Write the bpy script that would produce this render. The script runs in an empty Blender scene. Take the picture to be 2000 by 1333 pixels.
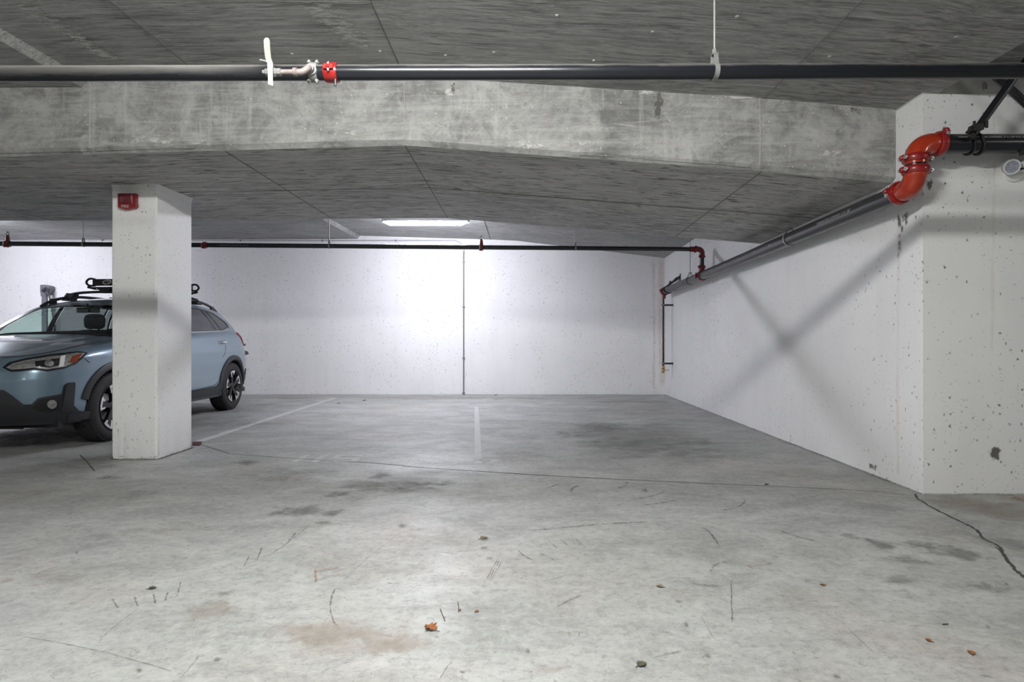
import bpy, bmesh, math, random
from mathutils import Vector, Matrix, noise
from mathutils.bvhtree import BVHTree
from mathutils.geometry import delaunay_2d_cdt
random.seed(7)
S = bpy.context.scene
C = S.collection
V = Vector

# ------------------------------------------------------------------ camera
F, CX, CY, EYE = 1150.0, 1020.0, 667.5, 1.0      # focal length and vanishing point in photo pixels, eye height in metres
cam = bpy.data.cameras.new('camera')
cam.sensor_width = 36.0
cam.lens = 36.0 * F / 2000.0
cam.shift_x = -(CX - 1000.0) / 2000.0
cam.shift_y = (CY - 666.5) / 2000.0
cam.clip_start = 0.05
camo = bpy.data.objects.new('camera', cam)
C.objects.link(camo)
camo.location = (0, 0, EYE)
camo.rotation_euler = (math.pi / 2, 0, 0)
S.camera = camo

# ------------------------------------------------------------------ light and exposure
S.view_settings.view_transform = 'Standard'
S.view_settings.look = 'None'
S.view_settings.gamma = 1.0
S.view_settings.use_curve_mapping = False
S.view_settings.exposure = 0.0
S.cycles.max_bounces = 7
S.cycles.diffuse_bounces = 4
S.cycles.transparent_max_bounces = 10
S.cycles.caustics_reflective = False
S.cycles.caustics_refractive = False
w = bpy.data.worlds.new('world'); S.world = w
w.use_nodes = True
w.node_tree.nodes['Background'].inputs[0].default_value = (0.02, 0.02, 0.02, 1)
w.node_tree.nodes['Background'].inputs[1].default_value = 1.0
# three garage tube fixtures, then four unseen ones added as fill light: (x, y, length, strength); built by ceiling_light() below
COOL, NEUTRAL = (0.885, 0.89, 1.0), (1.0, 0.997, 0.968)
FIXTURES = [
    (-0.45, 1.16, 1.30, 400, NEUTRAL, 'long white tube light on the ceiling just above the viewer'),
    (-1.45, 8.86, 1.30, 290, COOL, 'glowing white tube light on the ceiling behind the drop beam'),
    (-8.70, 8.60, 1.30, 260, COOL, 'white tube light on the ceiling above the parked car'),
    (-8.20, 1.16, 1.30, 130, NEUTRAL, 'added white tube fill light on the aisle ceiling far to the left'),
    (6.20, 0.60, 1.30, 80, NEUTRAL, 'added white tube fill light on the raised ceiling to the right'),
    (-0.45, -4.20, 1.30, 90, NEUTRAL, 'added white tube fill light on the aisle ceiling behind the viewer'),
    (-7.50, -4.20, 1.30, 90, NEUTRAL, 'added white tube fill light on the aisle ceiling behind and left'),
]

def P(px, py, d):
    return V(((px - CX) / F * d, d, EYE + (CY - py) / F * d))
def G(px, py, z=0.0):
    d = F * (EYE - z) / (py - CY)
    return V(((px - CX) / F * d, d, z))
def lerp(a, b, t): return a + (b - a) * t
def interp(x, pts):
    if x <= pts[0][0]: return pts[0][1]
    for (x0, y0), (x1, y1) in zip(pts, pts[1:]):
        if x <= x1: return lerp(y0, y1, (x - x0) / (x1 - x0))
    return pts[-1][1]
def smooth(a, b, x):
    t = max(0.0, min(1.0, (x - a) / (b - a)))
    return t * t * (3 - 2 * t)
def catmull(pts, n):
    pts = [V(p) for p in pts]
    ext = [pts[0] * 2 - pts[1]] + pts + [pts[-1] * 2 - pts[-2]]
    out = []
    for i in range(1, len(ext) - 2):
        p0, p1, p2, p3 = ext[i - 1:i + 3]
        for k in range(n):
            t = k / n
            out.append(0.5 * ((2 * p1) + (p2 - p0) * t + (2 * p0 - 5 * p1 + 4 * p2 - p3) * t * t + (3 * p1 - p0 - 3 * p2 + p3) * t ** 3))
    out.append(pts[-1])
    return out

# ------------------------------------------------------------------ materials
class NT:
    def __init__(self, name):
        self.m = bpy.data.materials.new(name); self.m.use_nodes = True
        self.t = self.m.node_tree
        self.b = self.t.nodes['Principled BSDF']
        self.out = self.t.nodes['Material Output']
    def add(self, typ, ins=None, **props):
        n = self.t.nodes.new(typ)
        for k, v in props.items(): setattr(n, k, v)
        for k, v in (ins or {}).items():
            s = n.inputs[k]
            if isinstance(v, bpy.types.NodeSocket): self.t.links.new(v, s)
            else: s.default_value = v
        return n
    def link(self, a, b): self.t.links.new(a, b)
    def coords(self, scale=(1, 1, 1), rot=(0, 0, 0), loc=(0, 0, 0)):
        tc = self.add('ShaderNodeTexCoord')
        return self.add('ShaderNodeMapping', {'Vector': tc.outputs['Object'], 'Scale': scale, 'Rotation': rot, 'Location': loc}).outputs[0]
    def noise(self, vec, scale, detail=3.0, rough=0.55, dist=0.0):
        return self.add('ShaderNodeTexNoise', {'Vector': vec, 'Scale': scale, 'Detail': detail, 'Roughness': rough, 'Distortion': dist}).outputs['Fac']
    def ramp(self, fac, lo, hi, a=0.0, b=1.0):
        return self.add('ShaderNodeMapRange', {'Value': fac, 'From Min': lo, 'From Max': hi, 'To Min': a, 'To Max': b}).outputs[0]
    def mix(self, fac, a, b, blend='MIX'):
        n = self.add('ShaderNodeMix', data_type='RGBA', blend_type=blend)
        for i, v in ((0, fac), (6, a), (7, b)):
            if isinstance(v, bpy.types.NodeSocket): self.t.links.new(v, n.inputs[i])
            elif i == 0: n.inputs[0].default_value = v
            else: n.inputs[i].default_value = (*v, 1) if len(v) == 3 else v
        return n.outputs[2]
    def math(self, op, a, b=0.0, clamp=False):
        n = self.add('ShaderNodeMath', operation=op, use_clamp=clamp)
        for i, v in ((0, a), (1, b)):
            if isinstance(v, bpy.types.NodeSocket): self.t.links.new(v, n.inputs[i])
            else: n.inputs[i].default_value = v
        return n.outputs[0]
    def bump(self, h, strength, dist=0.01):
        n = self.add('ShaderNodeBump', {'Height': h, 'Strength': strength, 'Distance': dist})
        self.link(n.outputs[0], self.b.inputs['Normal'])
    def color(self, c): self.link(c, self.b.inputs['Base Color'])
    def rough(self, v):
        if isinstance(v, bpy.types.NodeSocket): self.link(v, self.b.inputs['Roughness'])
        else: self.b.inputs['Roughness'].default_value = v
M = {}
def plain(name, col, rough=0.5, metal=0.0, coat=0.0, var=0.12, scale=18.0):
    n = NT(name)
    f = n.noise(n.coords(), scale, 3.0)
    lo = tuple(c * (1 - var) for c in col); hi = tuple(min(1, c * (1 + var)) for c in col)
    n.color(n.mix(n.ramp(f, 0.3, 0.7), lo, hi))
    n.rough(n.ramp(f, 0.3, 0.7, max(0.02, rough * 0.85), min(1, rough * 1.15)))
    n.b.inputs['Metallic'].default_value = metal
    n.b.inputs['Coat Weight'].default_value = coat
    n.b.inputs['Coat Roughness'].default_value = 0.03
    M[name] = n.m
    return n.m

def board_concrete(name, base, streak_dark, light, lift=1.0):
    """board-marked concrete: grain running along x, dark resin dashes, pale blotches"""
    n = NT(name)
    c0 = n.coords()
    wob = n.add('ShaderNodeTexNoise', {'Vector': c0, 'Scale': 1.3, 'Detail': 2.0}).outputs['Color']
    cw = n.mix(0.10, c0, wob)
    def st(x, y, loc=(0, 0, 0)): return n.add('ShaderNodeMapping', {'Vector': cw, 'Scale': (x, y, y), 'Location': loc}).outputs[0]
    g1 = n.noise(st(0.5, 8.0), 3.0, 5.0, 0.72, 0.8); g2 = n.noise(st(1.3, 34.0), 3.0, 3.0, 0.7, 0.5)
    blot = n.noise(c0, 0.9, 5.0, 0.65, 0.5); fine = n.noise(c0, 34.0, 3.0, 0.7)
    k = lambda f: tuple(min(1.0, x * f) for x in base)
    col = n.mix(n.ramp(g1, 0.36, 0.64), k(0.55), k(1.45))
    col = n.mix(n.ramp(g2, 0.48, 0.66, 0, 0.75), col, k(1.75))
    col = n.mix(n.ramp(g2, 0.46, 0.30, 0, 0.70), col, k(0.50))
    col = n.mix(n.ramp(blot, 0.44, 0.66, 0, 0.50), col, k(1.6))
    col = n.mix(n.ramp(fine, 0.56, 0.75, 0, 0.40), col, k(0.55))
    d1 = n.noise(st(1.5, 15.0, (3, 7, 2)), 3.2, 3.0, 0.6, 0.3)
    col = n.mix(n.ramp(d1, 0.57, 0.64, 0, streak_dark), col, k(0.22))
    ef = n.math('MULTIPLY', n.ramp(n.noise(n.coords((1, 1, 1), loc=(5, 1, 4)), 1.7, 6.0, 0.7, 0.8), 0.58, 0.68), n.ramp(n.noise(c0, 14.0, 4.0, 0.7), 0.40, 0.65))
    col = n.mix(n.math('MULTIPLY', ef, light), col, (0.55, 0.54, 0.52))
    n.color(col); n.rough(0.75)
    n.bump(g2, 1.0, 0.016)
    M[name] = n.m
board_concrete('slab_concrete', (0.335, 0.334, 0.329), 0.45, 0.75)
board_concrete('soffit_concrete', (0.420, 0.410, 0.395), 0.9, 0.15)

def beam_concrete():
    n = NT('beam_concrete')
    c0 = n.coords()
    g1 = n.noise(n.coords((0.7, 7.0, 7.0)), 3.0, 6.0, 0.72, 0.8); blot = n.noise(c0, 2.2, 6.0, 0.70, 0.7); b2 = n.noise(n.coords(loc=(7, 2, 3)), 6.0, 5.0, 0.75, 0.8); fine = n.noise(c0, 30.0, 4.0, 0.75)
    col = n.mix(n.ramp(blot, 0.36, 0.64), (0.17, 0.169, 0.166), (0.42, 0.42, 0.41))
    col = n.mix(n.ramp(g1, 0.46, 0.66, 0, 0.6), col, (0.50, 0.50, 0.49))
    col = n.mix(n.ramp(b2, 0.52, 0.68, 0, 0.55), col, (0.52, 0.52, 0.51))
    col = n.mix(n.ramp(b2, 0.46, 0.32, 0, 0.50), col, (0.15, 0.15, 0.146))
    col = n.mix(n.ramp(fine, 0.54, 0.72, 0, 0.5), col, (0.15, 0.15, 0.146))
    drip = n.noise(n.coords((5.0, 5.0, 0.5)), 2.5, 4.0, 0.65)
    col = n.mix(n.ramp(drip, 0.58, 0.72, 0, 0.5), col, (0.54, 0.54, 0.53))
    v = n.add('ShaderNodeTexVoronoi', {'Vector': n.coords((1, 1, 1)), 'Scale': 20.0})
    hole = n.math('MULTIPLY', n.ramp(v.outputs['Distance'], 0.06, 0.14, 1, 0), n.math('GREATER_THAN', v.outputs['Color'], 0.70))
    col = n.mix(n.math('MULTIPLY', hole, 0.8), col, (0.68, 0.68, 0.66))
    n.color(col); n.rough(0.8); n.bump(fine, 0.3, 0.008)
    M['beam_concrete'] = n.m
beam_concrete()

def white_wall():
    """white painted concrete with bug holes and faint mottling"""
    n = NT('white_wall')
    c0 = n.coords()
    wob = n.add('ShaderNodeTexNoise', {'Vector': c0, 'Scale': 9.0, 'Detail': 2.0})
    wv = n.mix(0.05, c0, n.mix(0.5, wob.outputs['Color'], n.add('ShaderNodeTexNoise', {'Vector': c0, 'Scale': 70.0, 'Detail': 1.0}).outputs['Color']))
    dens = n.noise(c0, 1.3, 3.0, 0.6)
    def holes(scale, thr, r0, r1, stretch):
        v = n.add('ShaderNodeTexVoronoi', {'Vector': n.add('ShaderNodeMapping', {'Vector': wv, 'Scale': stretch}).outputs[0], 'Scale': scale})
        sep = n.add('ShaderNodeSeparateColor', {0: v.outputs['Color']})
        keep = n.math('GREATER_THAN', n.math('ADD', sep.outputs[0], n.math('MULTIPLY', n.math('SUBTRACT', dens, 0.5), 1.0)), thr)
        rad = n.math('MULTIPLY', sep.outputs[1], 1.0)
        return n.math('MULTIPLY', n.math('MULTIPLY', n.ramp(v.outputs['Distance'], r0, r1, 1, 0), keep), n.ramp(rad, 0, 1, 0.5, 1.0), True)
    h = n.math('MAXIMUM', holes(29.0, 0.77, 0.09, 0.25, (1, 1, 0.72)), holes(11.0, 0.86, 0.05, 0.115, (1.1, 1.1, 0.7)))
    h = n.math('MAXIMUM', h, holes(62.0, 0.82, 0.10, 0.26, (1, 1, 0.9)))
    col = n.mix(n.ramp(n.noise(c0, 0.8, 4.0, 0.6), 0.3, 0.7), (0.80, 0.80, 0.805), (0.88, 0.88, 0.88))
    col = n.mix(n.ramp(n.noise(n.coords((2.5, 2.5, 0.25)), 2.0, 3.0), 0.55, 0.8, 0, 0.25), col, (0.70, 0.69, 0.67))
    col = n.mix(n.ramp(n.noise(c0, 60.0, 3.0, 0.7), 0.60, 0.78, 0, 0.25), col, (0.58, 0.58, 0.58))
    col = n.mix(n.math('MULTIPLY', h, 0.92), col, (0.10, 0.10, 0.105))
    n.color(col); n.rough(0.72)
    n.bump(n.noise(c0, 22.0, 3.0, 0.6), 0.25, 0.006)
    M['white_wall'] = n.m
white_wall()

def floor_mat():
    n = NT('floor_concrete')
    c0 = n.coords()
    big = n.noise(c0, 0.55, 4.0, 0.6, 0.3); mid = n.noise(n.coords((0.8, 1.2, 1)), 2.2, 6.0, 0.70, 0.5); fine = n.noise(c0, 26.0, 4.0, 0.85)
    scr = n.noise(n.coords((5.0, 18.0, 1), rot=(0, 0, 0.35)), 1.8, 5.0, 0.8, 0.4)
    mot = n.noise(n.coords((0.9, 1.2, 1), loc=(4, 9, 0)), 10.0, 5.0, 0.8, 0.8)
    col = n.mix(n.ramp(mid, 0.36, 0.64), (0.290, 0.297, 0.284), (0.435, 0.444, 0.425))
    col = n.mix(n.ramp(big, 0.46, 0.66, 0, 0.40), col, (0.265, 0.266, 0.252))
    warm = n.noise(n.coords(loc=(2.3, 1.1, 0)), 0.8, 5.0, 0.65, 0.5)
    col = n.mix(n.ramp(warm, 0.52, 0.68, 0, 0.50), col, (0.345, 0.300, 0.255))
    col = n.mix(n.ramp(mot, 0.52, 0.68, 0, 0.60), col, (0.220, 0.220, 0.210))
    col = n.mix(n.ramp(mot, 0.46, 0.32, 0, 0.55), col, (0.470, 0.476, 0.460))
    col = n.mix(n.ramp(fine, 0.52, 0.66, 0, 0.60), col, (0.180, 0.177, 0.170))
    col = n.mix(n.ramp(fine, 0.46, 0.34, 0, 0.40), col, (0.490, 0.495, 0.480))
    col = n.mix(n.ramp(scr, 0.57, 0.68, 0, 0.50), col, (0.185, 0.185, 0.178))
    def specks(scale, r0, r1, thr, amt, colr, col):
        wv = n.mix(0.08, c0, n.add('ShaderNodeTexNoise', {'Vector': c0, 'Scale': scale * 1.2}).outputs['Color'])
        v = n.add('ShaderNodeTexVoronoi', {'Vector': wv, 'Scale': scale})
        keep = n.math('GREATER_THAN', n.add('ShaderNodeSeparateColor', {0: v.outputs['Color']}).outputs[0], thr)
        return n.mix(n.math('MULTIPLY', n.math('MULTIPLY', n.ramp(v.outputs['Distance'], r0, r1, 1, 0), keep), amt), col, colr)
    col = specks(9.0, 0.03, 0.09, 0.78, 0.8, (0.09, 0.085, 0.075), col)
    col = specks(30.0, 0.08, 0.20, 0.72, 0.65, (0.13, 0.125, 0.115), col)
    n.color(col)
    n.rough(n.ramp(mid, 0.3, 0.7, 0.62, 0.42))
    n.b.inputs['Specular IOR Level'].default_value = 0.40
    n.bump(fine, 0.25, 0.005)
    M['floor_concrete'] = n.m
floor_mat()

def film(name, col, scale, amax=1.0, stretch=(1, 1, 1), gain=2.6, thr=0.42, soft=0.5, rough=0.6):
    """thin deposit on a surface: covers where its own 'cover' attribute plus grain is high"""
    n = NT(name)
    a = n.add('ShaderNodeAttribute', attribute_name='cover').outputs['Fac']
    g = n.noise(n.coords(stretch), scale, 4.0, 0.74, 0.5)
    k = n.math('ADD', a, n.math('MULTIPLY', n.math('SUBTRACT', g, 0.5), gain))
    f = n.math('MULTIPLY', n.ramp(k, thr, thr + soft), n.math('MULTIPLY', n.ramp(a, 0.0, 0.35), amax), True)
    n.b.inputs['Base Color'].default_value = (*col, 1); n.rough(rough)
    n.b.inputs['Specular IOR Level'].default_value = 0.3
    tr = n.add('ShaderNodeBsdfTransparent')
    mx = n.add('ShaderNodeMixShader', {0: f, 1: tr.outputs[0], 2: n.b.outputs[0]})
    n.link(mx.outputs[0], n.out.inputs[0])
    M[name] = n.m
film('stain_and_dark', (0.17, 0.169, 0.16), 9.0, 0.58, (1, 1.3, 1), 2.8, 0.50, 0.8)
film('soft_dark', (0.22, 0.22, 0.21), 3.4, 0.50, (1, 1.6, 1), 2.2, 0.35, 1.3)
film('dark_streak', (0.20, 0.20, 0.19), 6.0, 0.6, (1, 4, 1), 3.2, 0.5, 0.5)
film('stain_brown', (0.36, 0.285, 0.225), 14.0, 0.42, (1, 1.2, 1), 2.2, 0.20, 1.2)
film('stain_rust', (0.36, 0.15, 0.06), 45.0, 0.75, (1, 1, 1), 3.0, 0.55, 0.4)
film('pale_stain_and_light', (0.60, 0.595, 0.58), 18.0, 0.90, (0.7, 2.0, 1.4), 3.6, 0.45, 0.7)  # pale leak marks, also lamp light painted on the far floor
film('scuff', (0.16, 0.16, 0.155), 30.0, 0.6, (1, 1, 1), 2.4, 0.50, 0.6)
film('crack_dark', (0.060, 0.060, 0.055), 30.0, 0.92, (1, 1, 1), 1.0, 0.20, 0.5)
film('crack_faint', (0.17, 0.168, 0.16), 30.0, 0.62, (1, 1, 1), 2.2, 0.35, 0.7)
film('line_paint', (0.535, 0.54, 0.525), 9.0, 0.96, (1, 1, 1), 1.3, 0.10, 0.8)
film('line_paint_worn', (0.56, 0.565, 0.55), 9.0, 0.92, (1, 1, 1), 1.5, 0.10, 0.8)
film('wall_drip', (0.90, 0.74, 0.63), 9.0, 0.34, (1, 1, 0.16), 2.2, 0.35, 1.1)
film('wall_dark', (0.15, 0.14, 0.13), 24.0, 0.85, (1, 1, 0.7), 3.4, 0.55, 0.4)
film('red_patch', (0.085, 0.034, 0.032), 12.0, 0.95, (1, 1, 1), 0.5, 0.0, 0.4)

plain('black_pipe', (0.011, 0.012, 0.016), 0.28, 0.0, 0.30, 0.12, 5)
def dusty_pipe(name, left):
    """black pipe with pale dust lying on its upper side"""
    n = NT(name)
    up = n.add('ShaderNodeSeparateXYZ', {0: n.add('ShaderNodeNewGeometry').outputs['Normal']}).outputs[2]
    tc = n.add('ShaderNodeTexCoord'); x = n.add('ShaderNodeSeparateXYZ', {0: tc.outputs['Object']}).outputs[0]
    g = n.noise(n.coords((1.2, 9, 9)), 4.0, 5.0, 0.7, 0.4)
    dust = n.math('MULTIPLY', n.ramp(n.math('ADD', up, n.math('MULTIPLY', n.math('SUBTRACT', g, 0.5), 0.9)), 0.35, 0.95), 0.55)
    if left: dust = n.math('ADD', dust, n.math('MULTIPLY', n.ramp(x, left, left - 0.35), n.math('MULTIPLY', n.ramp(n.math('ADD', up, n.math('SUBTRACT', g, 0.5)), -0.7, 0.4), 0.42)), True)
    n.color(n.mix(dust, (0.011, 0.012, 0.016), (0.30, 0.29, 0.27)))
    n.rough(n.ramp(dust, 0, 0.5, 0.25, 0.75))
    M[name] = n.m
dusty_pipe('front_pipe_paint', -1.05); dusty_pipe('main_pipe_paint', 0)
plain('wall_pipe_paint', (0.030, 0.031, 0.036), 0.34, 0.0, 0.25, 0.05, 3)
plain('red_fitting', (0.41, 0.033, 0.009), 0.25, 0.0, 0.5, 0.15, 12)
plain('red_coupling', (0.27, 0.010, 0.010), 0.32, 0.0, 0.4, 0.2, 30)
plain('dull_red', (0.17, 0.008, 0.012), 0.4, 0.0, 0.2, 0.2, 30)
plain('zinc', (0.62, 0.62, 0.61), 0.38, 0.85, 0, 0.15, 40)
plain('dull_zinc', (0.36, 0.365, 0.36), 0.5, 0.4, 0, 0.2, 40)
plain('galvanised', (0.24, 0.243, 0.235), 0.5, 0.25, 0, 0.15, 40)
plain('primer', (0.24, 0.20, 0.19), 0.5, 0.1, 0, 0.15, 40)
plain('brass', (0.45, 0.30, 0.10), 0.35, 0.9, 0, 0.2, 40)
plain('paper', (0.48, 0.48, 0.46), 0.8, 0, 0, 0.05, 40)
plain('cream', (0.27, 0.267, 0.235), 0.5, 0, 0, 0.1, 30)
plain('white_plastic', (0.78, 0.78, 0.76), 0.4, 0, 0, 0.04, 20)
plain('lettering', (0.42, 0.42, 0.42), 0.6, 0, 0, 0.1, 60)
plain('dark_steel', (0.030, 0.028, 0.028), 0.45, 0.3, 0, 0.25, 30)
plain('strobe_red', (0.24, 0.005, 0.012), 0.3, 0, 0.4, 0.1, 8)
plain('strobe_lens', (0.12, 0.003, 0.008), 0.45, 0, 0.0, 0.1, 8)
plain('conduit_grey', (0.55, 0.55, 0.57), 0.45, 0.4, 0, 0.08, 20)
plain('conduit_dark', (0.20, 0.20, 0.21), 0.5, 0.4, 0, 0.1, 20)
plain('lens_led', (0.50, 0.53, 0.66), 0.12, 0.4, 0.8, 0.2, 50)
plain('fixture_grey', (0.55, 0.56, 0.56), 0.5, 0, 0, 0.06, 10)
plain('seam_dark', (0.15, 0.149, 0.145), 0.85, 0, 0, 0.25, 30)
plain('seam_mid', (0.20, 0.198, 0.19), 0.85, 0, 0, 0.3, 30)
plain('seam_light', (0.42, 0.415, 0.40), 0.85, 0, 0, 0.25, 30)
plain('band_concrete', (0.46, 0.455, 0.445), 0.85, 0, 0, 0.22, 5)
plain('leaf_brown', (0.26, 0.095, 0.025), 0.7, 0, 0, 0.4, 60)
plain('leaf_grey', (0.20, 0.15, 0.10), 0.8, 0, 0, 0.4, 60)
plain('leaf_dark', (0.09, 0.085, 0.05), 0.8, 0, 0, 0.4, 60)
plain('twig', (0.10, 0.085, 0.065), 0.8, 0, 0, 0.3, 60)
plain('charger_grey', (0.16, 0.16, 0.19), 0.45, 0, 0, 0.12, 12)
plain('charger_dark', (0.05, 0.05, 0.06), 0.45, 0, 0, 0.12, 12)
# car
plain('car_paint', (0.165, 0.240, 0.305), 0.30, 0.35, 1.0, 0.01, 3)
_p = M['car_paint'].node_tree
for _l in list(_p.links):
    if _l.to_node.type == 'BSDF_PRINCIPLED' and _l.to_socket.name in ('Roughness', 'Base Color'): _p.links.remove(_l)
_p = _p.nodes['Principled BSDF'].inputs
_p['Base Color'].default_value = (0.162, 0.236, 0.302, 1); _p['Roughness'].default_value = 0.32; _p['Coat Roughness'].default_value = 0.06
plain('cladding', (0.022, 0.023, 0.027), 0.55, 0, 0, 0.1, 60)
plain('black_trim', (0.010, 0.010, 0.012), 0.25, 0, 0.3, 0.1, 40)
plain('matte_black', (0.008, 0.008, 0.009), 0.7, 0, 0, 0.1, 40)
plain('tyre', (0.018, 0.018, 0.019), 0.75, 0, 0, 0.15, 40)
plain('rim_black', (0.008, 0.008, 0.009), 0.45, 0.0, 0.0, 0.1, 30)
plain('rim_silver', (0.70, 0.70, 0.71), 0.25, 0.85, 0, 0.06, 30)
plain('chrome', (0.80, 0.80, 0.82), 0.12, 1.0, 0, 0.03, 30)
plain('lamp_silver', (0.50, 0.50, 0.50), 0.22, 0.7, 0.8, 0.35, 45)
plain('lamp_black', (0.015, 0.015, 0.02), 0.12, 0.2, 1.0, 0.2, 30)
plain('amber', (0.26, 0.045, 0.015), 0.15, 0, 1.0, 0.25, 60)
plain('tail_red', (0.42, 0.025, 0.04), 0.15, 0, 1.0, 0.2, 40)
plain('seat_cloth', (0.020, 0.024, 0.027), 0.85, 0, 0, 0.2, 60)
plain('headliner', (0.10, 0.105, 0.11), 0.9, 0, 0, 0.1, 40)
def glass(name, tint, refl, trans):
    n = NT(name)
    fc = n.add('ShaderNodeLayerWeight', {'Blend': 0.5}).outputs['Facing']
    fr = n.math('ADD', n.math('MULTIPLY', n.math('POWER', fc, 4.0), 0.75), 0.045)
    tr = n.add('ShaderNodeBsdfTransparent', {0: (*[c * trans for c in tint], 1)})
    gl = n.add('ShaderNodeBsdfGlossy', {'Roughness': 0.02, 'Color': (0.9, 0.92, 0.95, 1)})
    mx = n.add('ShaderNodeMixShader', {0: n.math('MULTIPLY', fr, refl, True), 1: tr.outputs[0], 2: gl.outputs[0]})
    n.link(mx.outputs[0], n.out.inputs[0]); M[name] = n.m
glass('clear_glass', (0.80, 0.93, 0.88), 1.0, 0.92)
glass('privacy_glass', (0.50, 0.52, 0.54), 1.5, 0.5)
def lit(name, col, strength):
    n = NT(name)
    n.b.inputs['Base Color'].default_value = (0.9, 0.9, 0.9, 1)
    n.b.inputs['Emission Color'].default_value = (*col, 1)
    n.b.inputs['Emission Strength'].default_value = strength
    M[name] = n.m
    return n.m

# ------------------------------------------------------------------ mesh helpers
def frame(axis):
    a = V(axis).normalized()
    r = V((0, 0, 1)) if abs(a.z) < 0.9 else V((0, 1, 0))
    x = r.cross(a).normalized()
    return x, a.cross(x), a
class MB:
    def __init__(self): self.v, self.f, self.att = [], [], None
    def quad_grid(self, rows, closed=False, flip=False):
        o = len(self.v); n = len(rows[0])
        for r in rows: self.v += [V(p) for p in r]
        for i in range(len(rows) - 1):
            for j in range(n if closed else n - 1):
                q = (o + i * n + j, o + i * n + (j + 1) % n, o + (i + 1) * n + (j + 1) % n, o + (i + 1) * n + j)
                self.f.append(q[::-1] if flip else q)
        return self
    def face(self, pts):
        o = len(self.v); self.v += [V(p) for p in pts]; self.f.append(tuple(range(o, o + len(pts)))); return self
    def hexa(self, b, t):
        """bottom 4 points (counter-clockwise from above), top 4 points"""
        o = len(self.v); self.v += [V(p) for p in b] + [V(p) for p in t]
        for q in ((3, 2, 1, 0), (4, 5, 6, 7), (0, 1, 5, 4), (1, 2, 6, 5), (2, 3, 7, 6), (3, 0, 4, 7)): self.f.append(tuple(o + i for i in q))
        return self
    def box(self, lo, hi):
        (a, b, c), (d, e, g) = lo, hi
        return self.hexa([(a, b, c), (d, b, c), (d, e, c), (a, e, c)], [(a, b, g), (d, b, g), (d, e, g), (a, e, g)])
    def obox(self, c, x, y, z, sx, sy, sz):
        c, x, y, z = V(c), V(x).normalized() * sx / 2, V(y).normalized() * sy / 2, V(z).normalized() * sz / 2
        b = [c - x - y - z, c + x - y - z, c + x + y - z, c - x + y - z]
        return self.hexa(b, [p + z * 2 for p in b])
    def bar(self, a, b, wd, hg):
        a, b = V(a), V(b); x, y, z = frame(b - a)
        return self.obox((a + b) / 2, x, y, z, wd, hg, (b - a).length)
    def prism(self, poly, n, h):
        """polygon (list of 3D points) extruded along n by h"""
        n = V(n).normalized() * h; o = len(self.v); k = len(poly)
        self.v += [V(p) for p in poly] + [V(p) + n for p in poly]
        self.f.append(tuple(range(o + k - 1, o - 1, -1))); self.f.append(tuple(range(o + k, o + 2 * k)))
        for i in range(k): self.f.append((o + i, o + (i + 1) % k, o + k + (i + 1) % k, o + k + i))
        return self
    def tube(self, path, r, seg=14, caps=True, radii=None):
        path = [V(p) for p in path]; rows = []; px = None
        for i, p in enumerate(path):
            d = (path[min(i + 1, len(path) - 1)] - path[max(i - 1, 0)]).normalized()
            if px is None: px = frame(d)[0]
            px = (px - d * px.dot(d)).normalized(); py = d.cross(px)
            rr = radii[i] if radii else r
            rows.append([p + (px * math.cos(a) + py * math.sin(a)) * rr for a in [2 * math.pi * k / seg for k in range(seg)]])
        self.quad_grid(rows, True)
        if caps: self.face(rows[0][::-1]); self.face(rows[-1])
        return self
    def lathe(self, o, axis, prof, seg=28, a0=0.0, a1=2 * math.pi):
        """profile: (radius, distance along axis)"""
        x, y, z = frame(axis); o = V(o); full = abs(a1 - a0 - 2 * math.pi) < 1e-6
        n = seg if full else seg + 1
        rows = [[o + z * h + (x * math.cos(a) + y * math.sin(a)) * max(r, 1e-5) for a in [a0 + (a1 - a0) * k / seg for k in range(n)]] for r, h in prof]
        return self.quad_grid(rows, full)
    def ball(self, c, r, seg=14, sz=1.0):
        return self.lathe(V(c), (0, 0, 1), [(r * math.sin(t), -r * sz * math.cos(t)) for t in [math.pi * k / 8 for k in range(9)]], seg)
    def cyl(self, a, b, r, seg=16): return self.tube([a, b], r, seg)
    def build(self, name, mat, parent=None, smooth_deg=35, origin=None, recalc=True):
        me = bpy.data.meshes.new(name)
        off = V((0, 0, 0))
        if parent is None and origin is not None: off = V(origin)
        elif parent is not None: off = V(parent.get('_off', (0, 0, 0)))
        me.from_pydata([p - off for p in self.v], [], self.f)
        if recalc:
            bm = bmesh.new(); bm.from_mesh(me)
            bmesh.ops.remove_doubles(bm, verts=bm.verts, dist=1e-5)
            bmesh.ops.recalc_face_normals(bm, faces=bm.faces); bm.to_mesh(me); bm.free()
        me.polygons.foreach_set('use_smooth', [True] * len(me.polygons))
        me.set_sharp_from_angle(angle=math.radians(smooth_deg))
        me.materials.append(M[mat])
        o = bpy.data.objects.new(name, me); C.objects.link(o)
        if parent is None: o.location = off
        else: o.parent = parent
        o['_off'] = tuple(off)
        return o
def tag(o, label, cat, group=None):
    o['label'] = label; o['category'] = cat
    if group: o['group'] = group
    return o
def thing(name, label, cat, loc, group=None):
    o = bpy.data.objects.new(name, None); C.objects.link(o)
    o.location = loc; o['_off'] = tuple(loc); o.empty_display_size = 0.1
    return tag(o, label, cat, group)
def struct(o): o['kind'] = 'structure'; return o
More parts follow.
